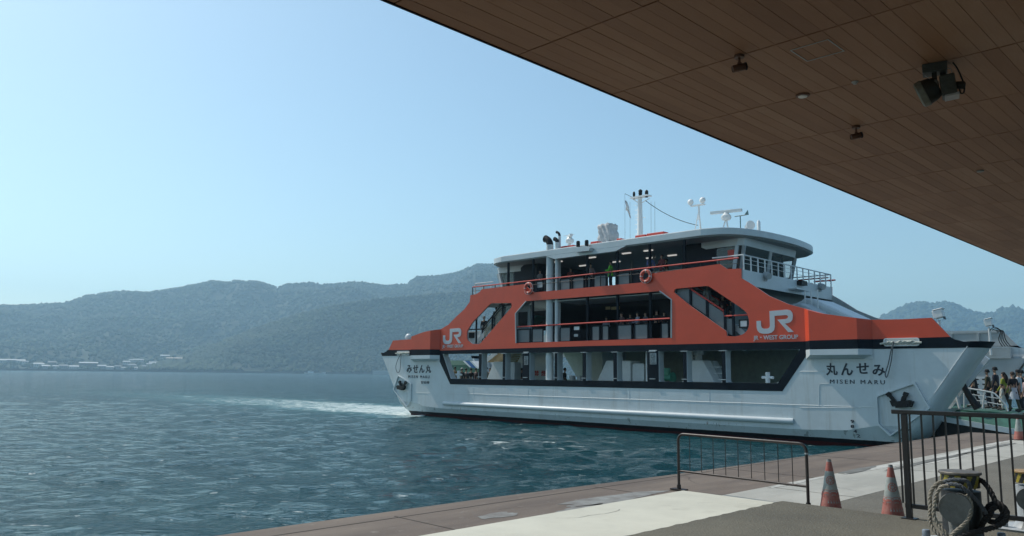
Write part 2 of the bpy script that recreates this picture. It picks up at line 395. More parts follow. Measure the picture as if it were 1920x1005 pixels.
# --- red superstructure side with its cut-outs, mirrored to the far side
redtop = [(737,638.5),(771.6,636),(805,623.5),(823,619.4),(841,608.7),(855,594.3),(870.7,580),(881,566),(882.3,553.5),(893,551.5),(900,547),(904,542.3),
          (981.7,533),(990,540),(1000.6,548.4),(1200.6,530),(1213,521),(1224.5,512.5),(1349,495),(1363,504.3),(1390,503.6),(1390,521.5),(1406,531),(1442,555),
          (1478,570.4),(1514,580),(1546,588.5),(1604,596.5),(1635.4,599.5),(1691.7,598.6),(1746.9,595.8),(1781,630.8)]
redpoly = [xz(p) for p in RB] + [xz(p) for p in reversed(redtop)]
H1 = rrect([xz(p) for p in [(886,604),(875.5,621),(875.5,637),(884,645),(900,645),(959.5,576),(959.5,568),(920,568.7)]], .18)
H2 = [xz(p) for p in [(966,588),(967,643.3),(1258,633.7),(1258,562),(1236,546),(986,564.7)]]
H3 = rrect([xz(p) for p in [(1263.3,547.7),(1295.5,574.5),(1362.3,621.7),(1362.3,630.1),(1380,630.8),(1394,627),(1403,618),(1405.3,602.7),(1401,587),(1388.6,576.4),(1327.7,535.8),(1266,541.5)]], .15)
side_out = MB().pxz(redpoly, YS-.015, YS+.06, 0, [H1, H2, H3])
side_in = MB().pxz(redpoly, YS+.06, YS+.12, 0, [H1, H2, H3])
for f_ in (lambda q: q, lambda q: q.mirror()):
    o = f_(side_out).build('side_panel', M['red'], ship); f_(side_in).build('inner_skin', M['grey'], o)
# trim tube along the chamfers of the middle opening
tb = MB()
for pp in ([(986,564.7),(966,588),(967,643)], [(1236,546),(1258,562),(1258,633.7)]):
    tb = MB(); tb.tube([onY(*p, YS+.0) + Vector((.04, 0, 0)) for p in pp], .05, 8); tb.build('opening_trim', M['grey'], ship)
# --- fender bulges at both ends of each side: red above, black stripe, white sloped ledge
def bulge():
    b = MB(); xl, xr, d, q = -16.64, -13.56, .55, .44
    tops = []
    for x, y in ((xl, YS), (xl+q, YS-d), (xr-q, YS-d), (xr, YS)):
        tops.append((x, y))
    def rt(x):
        tp = [xz(p) for p in redtop]
        for a, c in zip(tp, tp[1:]):
            if a[0] <= x <= c[0]: return lerp(a[1], c[1], (x-a[0])/(c[0]-a[0]))
        return 5.6
    lv = [lambda x: 3.93, lambda x: 4.10, lambda x: 4.36, lambda x: stripe_top(x), lambda x: rt(x)]
    dep = [.04, 1, 1, 1, 1]; mi = [2, 2, 1, 0]
    seg = [tops[0], tops[1]] + [(lerp(tops[1][0], tops[2][0], t), YS-d) for t in (.25, .5, .75)] + [tops[2], tops[3]]
    for i in range(4):
        A = []; B = []
        for (x, y) in seg:
            A.append((x, YS - (YS-y)*dep[i] - .03, lv[i](x))); B.append((x, YS - (YS-y)*dep[i+1] - .03, lv[i+1](x)))
        n_ = len(A); b.add(A+B, [(j, j+1, n_+j+1, n_+j) for j in range(n_-1)], mi[i])
    T = [(x, y-.03, rt(x)) for x, y in seg]; Bk = [(x, YS, rt(x)) for x, y in seg]; n_ = len(T)
    b.add(T+Bk, [(j, j+1, n_+j+1, n_+j) for j in range(n_-1)], 0); return b
def bulge_left():
    b = bulge(); v = []
    tp = [xz(p) for p in redtop]
    def rt(x):
        for a, c in zip(tp, tp[1:]):
            if a[0] <= x <= c[0]: return lerp(a[1], c[1], (x-a[0])/(c[0]-a[0]))
        return 5.6
    f = b.flipx()
    v = [(x, y, rt(x) if z > 5.2 else z) for x, y, z in f.v]; f.v = v; return f
for q in (bulge(), bulge_left()):
    for w in (q, q.mirror()): w.build('fender_bulge', [M['red'], M['black'], M['white']], ship, recalc=False)
# --- rubbing strake
rub = MB(); rub.tube([(-43.0, YS-.02, 1.0), (-42.6, YS-.05, 1.0), (-17.6, YS-.05, 1.0), (-17.4, YS-.0, 1.0)], .14, 12)
rub.build('rubbing_strake', M['white'], ship); rub.mirror().build('rubbing_strake', M['white'], ship)

# --- anchor pockets with anchors
def pocket():
    P = [(-13.51,2.30),(-11.85,2.92),(-11.32,1.83),(-12.99,.57),(-13.51,1.05)]
    c = Vector((sum(p[0] for p in P)/5, sum(p[1] for p in P)/5)); Pi = [tuple((Vector(p)-c)*.93+c) for p in P]
    b = MB(); b.pxz(P, YS-.1, YS+.6, 0, [rrect(Pi, .08)]); b.pxz([tuple((Vector(p)-c)*.97+c) for p in P], YS+.10, YS+.12, 1); return b
def anchor():
    b = MB(); cx, cz, y = 0, 0, 0
    b.bbox((cx, y, cz), (.95, .26, .26), Matrix.Rotation(R(-8), 3, 'Y'))
    b.bbox((cx, y, cz-.16), (.62, .30, .18), Matrix.Rotation(R(-8), 3, 'Y'))
    for s, dx, an in ((-1, -.52, 38), (1, .12, -22)):
        rot = Matrix.Rotation(R(-an), 3, 'Y'); p = Vector((cx+dx, y, cz+.28))
        b.bbox(p, (.17, .14, .62), rot); b.bbox(p+rot@Vector((0, 0, .28)), (.24, .16, .2), rot)
        b.bbox(Vector((cx+s*.46, y, cz-.02)), (.2, .22, .36), Matrix.Rotation(R(s*20), 3, 'Y'))
    b.tube([(cx, y, cz), (cx+.03, y+.1, cz+.32)], .09, 8); b.torus((cx+.03, y+.1, cz+.30), .1, .035, (1, 0, 0), 14, 6)
    b.v = [(a*.78-12.40, c*.9+YS-.16, e_*.72+2.02) for a, c, e_ in b.v]; return b
for f_ in (lambda q: q, lambda q: q.flipx(), lambda q: q.mirror(), lambda q: q.flipx().mirror()):
    o = f_(pocket()).build('anchor_pocket', [M['white'], M['grey']], ship); f_(anchor()).build('anchor', M['dark'], o)
# fairleads with bundled white hawsers
def fairlead(p0, p1, px_c):
    x0, x1, z0, z1 = fit(p0, p1); b = MB()
    b.pxz(rrect([(x0, z0), (x1, z0), (x1, z1), (x0, z1)], .12), YS-.07, YS-.02, 0, [rrect([(x0+.05, z0+.05), (x1-.05, z0+.05), (x1-.05, z1-.05), (x0+.05, z1-.05)], .08)])
    b.box(x0+.04, x1-.04, YS-.03, YS-.022, z0+.04, z1-.04, 0)
    o = b.build('fairlead', M['white2'], ship); c = MB()
    for k in range(9):
        t = k/8; x = lerp(x0+.1, x1-.1, t); c.tube([(x-.22, YS-.09, z0+.08+random.random()*.1), (x, YS-.15, z0+.14+random.random()*.1), (x+.2, YS-.09, z0+.1+random.random()*.12)], .045, 7)
    c.build('hawser_bundle', mat('hawser_white', (.62, .62, .55), .8, var=.3, scale=12), o)
fairlead((1657, 634.5), (1725, 648.5), 1673); fairlead(zL(190, 328), zL(285, 362), 760)
# --- lettering on the hull and emblem
JR = [(88,293),(130,293),(130,338),(138,355),(155,363),(190,363),(207,355),(213,338),(213,212),(372,207),(402,214),(420,236),(424,262),(418,296),(402,314),(380,322),(350,325),
      (425,398),(378,400),(283,290),(360,287),(376,280),(382,268),(376,257),(362,253),(258,256),(258,345),(250,378),(228,398),(195,407),(150,407),(115,398),(94,376),(88,350)]
def logo(x0, x1, z0, z1):
    b = MB(); b.pxz([(lerp(x0, x1, (a-88)/337), lerp(z1, z0, (c-207)/200)) for a, c in JR], YS-.035, YS-.014); return b.build('railway_logo', M['silver'], ship)
logo(*fit(zA(88, 209), zA(425, 404))); logo(*fit(zL(551, 153), zL(692, 270)))
text_obj('JR・WEST GROUP', 'lettering', *fit(zA(62, 430), zA(466, 470)), YS-.014, M['silver'], ship, .012)
text_obj('JR・WEST GROUP', 'lettering', *fit(zL(545, 280), zL(706, 306)), YS-.014, M['silver'], ship, .012)
x0, x1, z0, z1_ = fit(zA(705, 675), zA(1275, 790))
for i, ch in enumerate('丸んせみ'):
    w = (x1-x0)/4; text_obj(ch, 'lettering', x0+i*w+.05*w, x0+(i+.82)*w, z0+(.0 if ch != 'せ' else .08), z1_-(.08 if ch in 'み' else 0), YS, M['letter'], ship, .022)
x0, x1, z0, z1_ = fit(zL(262, 437), zL(460, 500))
for i, ch in enumerate('みせん丸'):
    w = (x1-x0)/4; text_obj(ch, 'lettering', x0+i*w+.05*w, x0+(i+.86)*w, z0, z1_, YS, M['letter'], ship, .022)
text_obj('MISEN MARU', 'lettering', *fit(zA(750, 823), zA(1245, 867)), YS, M['letter'], ship, .0, word=1.45)
text_obj('MISEN MARU', 'lettering', *fit(zL(275, 517), zL(441, 542)), YS, M['letter'], ship, .0, word=1.45)
text_obj('廿日市', 'lettering', *fit(zL(375, 562), zL(440, 585)), YS, M['letter'], ship, .02)
for s, p in (('9', z6(330, 771)), ('8', z6(330, 802)), ('4', z6(348, 833)), ('2', z6(368, 862))):
    x, z = xz(p); text_obj(s, 'lettering', x-.08, x+.08, z-.07, z+.07, YS-.008, M['letter'], ship, .03)

# --- upper decks
MB().box(-40.2, -20, YS+.13, YF-.13, 4.82, 5.02).build('passenger_deck', M['ceil'], ship)
MB().box(-40.25, -19.95, YS+.13, YF-.13, 7.98, 8.2).build('open_deck', M['ceil'], ship)
for x in (-19.95, -40.35):
    MB().box(x, x+.1, YS+.13, YF-.13, 7.72, 8.5).build('deck_end_fascia', M['white'], ship)
# roof: rounded plan
rc = [(-22.2,36.42),(-21.5,36.62),(-20.93,36.95),(-20.36,37.8),(-19.98,39.29),(-19.77,41.9),(-19.98,44.5),(-20.36,46.0),(-20.93,46.85),(-21.5,47.18),(-22.2,47.38)]
def smooth(p, n=4):
    out = []
    for i in range(len(p)-1):
        a, b, c, d = (Vector(p[max(0, min(len(p)-1, j))]) for j in (i-1, i, i+1, i+2))
        for k in range(n):
            t = k/n; out.append(tuple(.5*((2*b)+(c-a)*t+(2*a-5*b+4*c-d)*t*t+(3*b-a-3*c+d)*t**3)))
    return out + [p[-1]]
rs = smooth(rc); plan = rs + [(mx(x)+.55, y) for x, y in reversed(rs)]
rf = MB().pxy(plan, 10.51, 10.87, 0)
rim = [(x, y) for x, y in plan]; c_ = Vector((XC, YC))
rf.pxy([tuple((Vector(p)-c_)*.985+c_) for p in plan], 10.87, 10.91, 0)
roof = rf.build('roof', M['white'], ship, bevel=.03)
MB().pxy([tuple((Vector(p)-c_)*.985+c_) for p in plan], 10.45, 10.505, 0).build('ceiling', M['ceil'], roof)
MB().pxz([(-33.4,10.51),(-32.7,10.26),(-27.9,10.26),(-27.1,10.51)], YS+.02, YS+.35).build('eave_beam', M['white'], roof)
for x in (-34, -31.2, -28.5, -26.9):
    for y in (38.3, 40.8): MB().box(x-.3, x+.3, y-.07, y+.07, 10.38, 10.445).build('ceiling_light', M['lit'], roof)
sc_ = MB().pxz([xz(z2(915,535)), xz(z2(1020,512)), xz(z2(1060,525)), xz(z2(1050,550)), xz(z2(950,560))], YS-.35, YS+.0, 0)
sc_.build('light_bracket', M['white'], roof)
for p in ((938, 512), (1005, 505)):
    c = onY(*z2(*p), YS-.15); MB().lathe(c-Vector((0, 0, .02)), [(.10, 0), (.12, .05), (.12, .3), (.09, .36)], 12).build('deck_lamp', M['dark'], roof)
# posts of the two decks
for x in (-36.95, -34.68, -30.17, -27.9, -25.62, -23.34):
    MB().box(x-.06, x+.06, YS+.16, YS+.28, 8.2, 10.5).build('post', M['black'], ship)
    MB().box(x-.06, x+.06, YF-.28, YF-.16, 8.2, 10.5).build('post', M['black'], ship)
for x in (-34.68, -30.17, -27.9, -25.62):
    MB().box(x-.06, x+.06, YS+.16, YS+.28, 5.02, 7.98).build('post', M['black'], ship)
for x, y in ((-32.5, 39.5), (-30.1, 41), (-27.7, 40), (-25.4, 41.5), (-23.4, 39.5)):
    MB().box(x-.05, x+.05, y-.05, y+.05, 8.2, 10.45).build('post', M['grey'], ship)
# exhaust pipes
def pipe(xp, r, z_top, elbow, y=YS+.32, box=False):
    b = MB(); b.lathe((xp, y, 1.75), [(r, 0), (r, z_top-1.75)], 16)
    for z in (4.7, 7.9, 9.3): b.lathe((xp, y, z), [(r+.02, 0), (r+.02, .06)], 16)
    o = b.build('exhaust_pipe', M['pipe'], ship); q = MB(); pts = []
    for k in range(7):
        t = R(78)*k/6; pts.append((xp-elbow*(1-math.cos(t)), y, z_top+elbow*math.sin(t)*.9))
    q.tube([(xp, y, z_top-.02)] + pts, [r*.95]*7+[r*1.08], 14, 0); q.build('elbow', M['dark'], o)
pipe(onY(1031, 500, YS+.32).x, .23, 11.25, .5); pipe(onY(1044.5, 500, YS+.32).x, .13, 11.35, .28); pipe(onY(1049, 500, 37.0).x, .085, 11.8, .32, 37.0)
# rails
def rail(name, p, q, Y, m, r=.035, z=None):
    return MB().tube([onY(*p, Y), onY(*q, Y)], r, 7).build(name, m, ship)
hr = MB(); a_, b_ = onY(886.3, 538.3, YS+.1), onY(1385, 483.5, YS+.1); hr.tube([a_, b_], .04, 8)
r_up = hr.build('handrail', M['red2'], ship); hr.mirror().build('handrail', M['red2'], ship)
sp = MB()
for t in np.linspace(.0, 1, 19):
    p = a_.lerp(b_, t); sp.box(p.x-.025, p.x+.025, p.y-.02, p.y+.02, max(8.2, p.z-.85), p.z-.03)
sp.tube([(a_.x, a_.y, a_.z-.28), (b_.x, b_.y, b_.z-.28)], .015, 5)
sp.build('rail_posts', M['dark'], r_up)
hr = MB(); a2, b2 = onY(967, 613.2, YS+.1), onY(1256, 597, YS+.1); hr.tube([a2, b2], .045, 8)
r_lo = hr.build('handrail', M['red2'], ship)
def panel(X0, X1, Z0, Z1, Y, m='mesh', fm='black', name='rail_panel', t=.07, par=None):
    b = MB(); b.pxz([(X0, Z0), (X1, Z0), (X1, Z1), (X0, Z1)], Y, Y+.05, 0, [rrect([(X0+t, Z0+t), (X1-t, Z0+t), (X1-t, Z1-t), (X0+t, Z1-t)], .05)])
    b.box(X0+t*.5, X1-t*.5, Y+.02, Y+.03, Z0+t*.5, Z1-t*.5, 1); return b.build(name, [M[fm], M[m]], par or ship)
def xat(px, Y=YS+.14, py=600): return onY(px, py, Y).x
for u0, u1 in ((243, 372), (383, 495), (650, 752), (948, 1028), (1045, 1113), (1190, 1330), (1350, 1482), (1500, 1610)):
    panel(xat(920+u0/5.025), xat(920+u1/5.025), 5.06, 5.98, YS+.14)
panel(xat(z5(85, 0)[0]), xat(z5(225, 0)[0]), 5.06, 5.98, YS+.14)
panel(xat(920+768/5.025), xat(920+838/5.025), 5.7, 6.05, YS+.2, 'white2'); panel(xat(920+768/5.025), xat(920+825/5.025), 5.3, 5.6, YS+.2, 'grey')
for u0, u1, mm in ((650, 750, 'mesh'), (768, 880, 'mesh'), (895, 940, 'dgrey'), (968, 1090, 'mesh'), (1190, 1312, 'mesh'), (1325, 1400, 'navy'), (1405, 1520, 'navy'), (325, 410, 'navy')):  # last two navy panels added to darken the lifebuoy ring centres
    panel(xat(920+u0/5.025, YS+.2, 520), xat(920+u1/5.025, YS+.2, 520), 8.22, 9.0, YS+.2, mm)
panel(xat(z4(430, 0)[0], YS+.2, 530), xat(z4(495, 0)[0], YS+.2, 530), 8.5, 9.0, YS+.2, 'grey')
# --- cabin on the passenger deck
def wall_with(x0, x1, z0, z1, Y, wins, m, th=.08, gl='clear', name='cabin_wall'):
    b = MB().pxz([(x0, z0), (x1, z0), (x1, z1), (x0, z1)], Y, Y+th, 0, [rrect([(a, c), (b_, c), (b_, d), (a, d)], .1) for a, b_, c, d in wins])
    o = b.build(name, M[m], ship)
    for a, b_, c, d in wins: MB().box(a+.01, b_-.01, Y+th*.4, Y+th*.6, c+.01, d-.01).build('window', M[gl], o)
    return o
cw = 39.6
def wn(u0, v0, u1, v1): a = onY(*z4(u0, v0), cw); b = onY(*z4(u1, v1), cw); return (a.x, b.x, b.z, a.z)
wall_with(-36.2, -24.0, 5.02, 7.98, cw, [wn(715, 430, 870, 560), wn(1232, 380, 1262, 560), wn(1300, 385, 1358, 560), wn(1412, 378, 1475, 560), wn(1500, 368, 1600, 560), wn(395, 420, 520, 600)], 'navy')
wall_with(-36.2, -24.0, 5.02, 7.98, 45.4, [(-36, -34.3, 5.9, 7.2), (-34, -32, 5.9, 7.2), (-31.8, -29.6, 5.9, 7.2), (-29.3, -27.2, 5.9, 7.2), (-27, -24.5, 5.9, 7.2)], 'navy')
for x in (-36.3, -24.0): MB().box(x, x+.1, cw+.08, 45.4, 5.02, 7.98).build('cabin_wall', M['navy'], ship)
MB().box(*[onY(*z4(240, 0), 37.4).x, onY(*z4(378, 0), 37.4).x], 37.4, 37.5, 5.02, 7.6).build('bulkhead', M['grey'], ship)
d0, d1 = onY(*z4(262, 430), 37.35), onY(*z4(342, 560), 37.35); MB().box(d0.x, d1.x, 37.34, 37.39, d1.z, d0.z).build('door', M['dark'], ship)
st_ = MB(); s0, s1 = onY(*z4(385, 560), 38.6), onY(*z4(468, 468), 38.6); st_.bbox((s0+s1)/2, ((s1-s0).length, .9, .14), Matrix.Rotation(-math.atan2(s1.z-s0.z, s1.x-s0.x), 3, 'Y'))
st_.build('stair_stringer', M['green'], ship)
MB().box(-33.2, -24.6, YS+.3, 39.5, 7.6, 7.66).build('ceiling_duct', M['grey'], ship)
sg = MB();
for u0, u1 in ((1082, 1125), (1135, 1215)): a = onY(*z4(u0, 378), 39.5); b = onY(*z4(u1, 402), 39.5); sg.box(a.x, b.x, 39.5, 39.53, b.z, a.z)
sg.build('route_sign', mat('sign_cream', (.35, .28, .14), .5), ship)
# --- stairs seen through the cut-outs at both ends
def stairs(pts, Yp, n=11, name='stairway'):
    (xa0, za0), (xb0, zb0) = pts; b = MB()
    for y in (Yp, Yp+1.5):
        d = Vector((xb0-xa0, zb0-za0)).normalized(); nn = Vector((-d.y, d.x))*.14
        b.pxz([(xa0-nn.x, za0-nn.y), (xb0-nn.x, zb0-nn.y), (xb0+nn.x, zb0+nn.y), (xa0+nn.x, za0+nn.y)], y, y+.05)
    for k in range(n): t = (k+.5)/n; x = lerp(xa0, xb0, t); z = lerp(za0, zb0, t); b.box(x-.14, x+.14, Yp+.05, Yp+1.5, z-.02, z+.02)
    return b.build(name, M['grey'], ship)
pr0, pr1 = xz((1395, 640)), xz((1268, 552)); stairs([(pr0[0], 5.05), (pr1[0], 8.1)], YS+.4)
stairs([(mx(pr0[0]), 5.05), (mx(pr1[0]), 8.1)], YS+.4)
sr = MB(); pts = [z5(380, 150), z5(660, 350)]
sr.tube([onY(*z5(375, 160), YS+.18), onY(*z5(655, 345), YS+.18), onY(*z5(662, 388), YS+.18), onY(*z5(850, 378), YS+.18)], .045, 8)
sr.build('handrail', M['red2'], ship)
sr = MB().tube([onY(*z5(395, 125), YS+1.7), onY(*z5(700, 310), YS+1.7)], .04, 8); sr.build('handrail', M['red2'], ship)
def slant(u):  # panels along the right-hand stairs
    b = MB(); q = [onY(*z5(*p), YS+.2) for p in u]; b.pxz([(v.x, v.z) for v in q], YS+.2, YS+.22); return b.build('stair_panel', M['mesh'], ship)
slant([(285,175),(385,175),(388,290),(290,225)]); slant([(410,195),(518,265),(520,380),(410,305)]); slant([(540,285),(655,360),(660,492),(540,398)])
slant([(675,410),(725,408),(725,540),(675,520)]); 
for u, v0, v1 in ((395, 165, 315), (525, 262, 400), (665, 345, 540), (728, 280, 545)):
    a = onY(*z5(u, v0), YS+.16); b = onY(*z5(u, v1), YS+.16); MB().box(a.x-.06, a.x+.06, YS+.14, YS+.24, b.z, a.z).build('post', M['black'], ship)
a = onY(*z5(775, 415), YS+.2); b = onY(*z5(850, 480), YS+.2); panel(a.x, b.x, b.z, a.z, YS+.2, 'white2', 'dark')
MB().box(-22.6, -20.1, YS+2.3, YS+2.36, 5.02, 7.98).build('bulkhead', M['navy'], ship)
for u, v0, v1 in ((zL(810, 0)[0], zL(0, 68)[1], zL(0, 270)[1]), (zL(935, 0)[0], zL(0, 50)[1], zL(0, 170)[1]), (zL(1015, 0)[0], zL(0, -20)[1], zL(0, 70)[1])):
    a = onY(u, v0, YS+.2); b = onY(u, v1, YS+.2); MB().box(a.x-.045, a.x+.045, YS+.16, YS+.25, b.z, a.z).build('post', M['black'], ship)
MB().tube([onY(*zL(735, 160), YS+.2), onY(*zL(850, 155), YS+.2), onY(*zL(1000, -25), YS+.2), onY(*z4(215, 345), YS+.2)], .045, 8).build('handrail', M['dark'], ship)
a = onY(*zL(738, 175), YS+.5); b = onY(*zL(838, 268), YS+.5); panel(a.x, b.x, b.z, a.z, YS+.5, 'white2', 'white2'); 
a = onY(*zL(752, 183), YS+.48); b = onY(*zL(792, 225), YS+.48); panel(a.x, b.x, b.z, a.z, YS+.46, 'dark', 'dark')
b = MB(); q = [onY(*zL(*p), YS+.3) for p in [(868, 225), (868, 130), (1000, -25), (1085, -25), (1085, 0)]]; b.pxz([(v.x, v.z) for v in q], YS+.3, YS+.32); b.build('stair_panel', M['clear'], ship)
# --- wheelhouses at both ends
def wheelhouse(flip):
    F_ = (lambda b: b.flipx()) if flip else (lambda b: b)
    w = MB()
    lo_ = [(-24.4, 38.2), (-21.3, 38.2), (-21.0, 38.4), (-21.0, 44.2), (-21.6, 45.4), (-24.4, 45.4)]
    def ring(z): k = max(0, (z-8.6))/1.8*.42; return [(x+(k if x > -22 else 0), y+(-.55*k if y < 38.5 and x > -22 else 0), z) for x, y in lo_]
    for z0, z1 in ((8.2, 8.72), (10.05, 10.45)):
        A, B = ring(z0), ring(z1); w.add(A+B, [(i, (i+1) % 6, 6+(i+1) % 6, 6+i) for i in range(6)])
    o = F_(w).build('wheelhouse', M['white'], ship, recalc=False)
    A, B = ring(8.72), ring(10.05)
    nv = MB(); nv.box(-24.45, -22.3, 38.12, 38.19, 8.2, 10.45); nv.box(-24.45, -22.0, 45.3, 45.46, 8.2, 10.45); nv.box(-24.48, -24.42, 38.19, 45.3, 8.2, 10.45); nv.box(-23.6, -23.5, 38.26, 45.3, 8.2, 10.3)  # inmost partition added so the view through the panes stays dark
    F_(nv).build('side_wall', M['navy'], o)
    mulls = []; gl = MB()
    def seg(p0, p1, q0, q1, n):
        for k in range(n+1):
            t = k/n; a = Vector(p0).lerp(Vector(p1), t); b = Vector(q0).lerp(Vector(q1), t); mulls.append(MB().tube([a, b], .13, 4, 0))
        gl.add([p0, p1, q1, q0], [(0, 1, 2, 3)])
    seg(A[2], A[3], B[2], B[3], 2); seg(A[3], A[4], B[3], B[4], 1)
    sw0 = Vector((-22.0, 38.2, 8.72)); gl.add([tuple(sw0), A[1], B[1], (-22.3, 38.2, 10.05)], [(0, 1, 2, 3)]); seg(A[1], A[2], B[1], B[2], 1)
    [F_(q_).build('mullion', M['white'], o) for q_ in mulls]; F_(gl).build('window', M['clear'], o, recalc=False)
    cn = MB().box(-22.6, -21.7, 39.2, 43.8, 8.2, 9.25).box(-22.4, -22.0, 40, 41, 9.25, 9.5); F_(cn).build('console', M['dark'], o)
    wd = MB().pxz(rrect([(-22.26, 8.3), (-21.25, 8.3), (-21.2, 10.0), (-22.26, 10.0)], .12), 38.10, 38.15); F_(wd).build('side_window', M['navglass'], o)
    return o
wheelhouse(False); wheelhouse(True)
a = onY(*z3(612, 543), 38.1); b = onY(*z3(662, 600), 38.1); MB().box(a.x, b.x, 38.0, 38.1, b.z-.1, a.z).build('hose_cabinet', M['red2'], ship)
# white rail round the bow end of the open deck
def white_rail(x, flip=False):
    y0, y1 = YS+.3, YF-.1; b = MB(); b.tube([(x, y0, 9.28), (x, y1, 9.28)], .035, 7)
    for z in (8.85, 9.07): b.tube([(x, y0, z), (x, y1, z)], .014, 5)
    for y in np.linspace(y0, y1, 15): b.box(x-.025, x+.025, y-.035, y+.035, 8.5, 9.28)
    b.tube([(x, y0, 9.28), (x-1.8*(1 if not flip else -1), y0, 9.28)], .035, 7); b.tube([(x, y1, 9.28), (x-3*(1 if not flip else -1), y1, 9.28)], .035, 7)
    return b.build('end_rail', M['white2'], ship)
white_rail(-19.9); white_rail(-40.3, True)
MB().tube([onX(*zB(870, 192), -20.1), onX(*zB(1135, 172), -19.9)], .05, 8).build('handrail', M['red2'], ship)
# lights on the fascia
for p in (z3(908, 740), z3(1335, 825)):
    c = onX(*p, -19.75); b = MB().lathe(c, [(.16, -.05), (.2, .1), (.17, .25)], 14, ax=(1, -.4, -.3)); b.box(c.x-.15, c.x+.05, c.y-.03, c.y+.03, c.z-.3, c.z+.2); b.build('flood_lamp', M['grey'], ship)
a = onX(*zB(680, 195), -19.8); MB().box(-19.85, -19.55, a.y-.25, a.y+.45, a.z-.2, a.z+.05).build('camera_box', M['dark'], ship)
a = onX(*zB(590, 285), -19.6); b = onX(*zB(760, 255), -19.6); MB().box(-19.85, -19.35, a.y, b.y, a.z-.02, a.z+.06).build('lamp_shelf', M['white'], ship)
# sloped casing over the bow stairs
cs = MB(); q = [onY(*zB(*p), 41.2) for p in [(600, 480), (690, 440), (735, 398), (860, 412), (1050, 500), (1400, 662), (1300, 760), (560, 760)]]
cs.pxz([(v.x, v.z) for v in q], 41.2, 43.8); cs.build('stair_casing', M['white'], ship, bevel=.25)
cs2 = MB(); q = [onY(*zB(*p), 39.6) for p in [(560, 478), (690, 468), (940, 600), (940, 700), (560, 700)]]
cs2.pxz([(v.x, v.z) for v in q], 39.6, 41.1); cs2.build('stair_casing', M['grey'], ship, bevel=.1)
cv = MB()
for u in (750, 830, 912): p = onY(*zB(u, 380), 41.0); cv.box(p.x-.03, p.x+.03, 40.97, 41.03, p.z-.7, 7.7)
cv.build('stanchion', M['white2'], ship)
MB().box(-20.75, -20.65, YS+.5, YF-.5, 5.02, 7.97).build('front_bulkhead', M['dgrey'], ship)
bx_ = MB()
for y, z, w in ((38.2, 7.2, .5), (39.2, 7.0, .4), (40.4, 7.1, .7), (37.6, 6.8, .4)): bx_.box(-20.64, -20.4, y, y+w, z-.25, z+.2)
bx_.build('junction_box', M['ceil'], ship)

# --- roof gear
zr = 10.91
def ry(x, y, Y): v = onY(x, y, Y); return v
mst = MB(); mb = ry(1200.5, 440, YC)
mst.tube([(mb.x, YC, zr), (mb.x, YC, mb.z), (mb.x, YC, ry(1200.5, 371, YC).z)], [.2, .19, .14], 12)
mastw = mat('mast_white', (.86, .85, .83), .4, var=.05); mast = mst.build('signal_mast', mastw, ship)
sm = MB(); a = ry(*z2(1362, 135), YC); b = ry(*z2(1500, 133), YC); sm.box(a.x, b.x, YC-.25, YC+.25, a.z-.04, a.z+.04)
sm.tube([a+Vector((0, 0, -.0)), (mb.x, YC, a.z-.45)], .03, 5); sm.tube([b, (mb.x, YC, a.z-.45)], .03, 5); sm.build('cross_arm', mastw, mast)
for p, r in ((z2(1427, 122), .13), (z2(1476, 120), .12), (z2(1377, 132), .09)):
    c = ry(*p, YC); MB().lathe(c-Vector((0, 0, .05)), [(r*.7, 0), (r, .08), (r*.8, .2), (r, .26), (r*.9, .42), (r*.3, .5)], 12).build('signal_lamp', M['dark'], mast)
c = ry(*z2(1427, 75), YC); MB().lathe(c-Vector((0, 0, .1)), [(.12, 0), (.14, .12), (.05, .2)], 12).box(c.x-.02, c.x+.02, YC-.02, YC+.02, c.z-.35, c.z).build('signal_lamp', M['dark'], mast)
rg = MB()
for z in np.arange(zr+.4, 14.3, .32): rg.tube([(mb.x-.32, YC-.1, z), (mb.x, YC-.1, z)], .015, 5)
rg.tube([(mb.x-.3, YC-.1, ry(*z2(1400, 285), YC).z), (mb.x+.5, YC-.1, ry(*z2(1475, 285), YC).z)], .02, 5)
rg.build('rung', M['white2'], mast)
wr = MB()
def wire(p, q, sag=.25, r=.014, n=10):
    P = Vector(p); Q = Vector(q); wr.tube([P.lerp(Q, k/n)-Vector((0, 0, sag*4*(k/n)*(1-k/n))) for k in range(n+1)], r, 4)
wire(ry(*z2(1465, 150), YC), ry(*z3(370, 345), YC), .25, .02); wire(ry(*z2(1365, 125), YC), ry(*z2(1305, 97), YC), 0)
for u in (1305, 1345, 1510, 1540): wire(ry(*z2(u, 97 if u == 1305 else 160), YC), (ry(*z2(u, 440), YC).x, YC, zr), 0, .009)
wr.build('rigging_wire', M['dark'], mast)
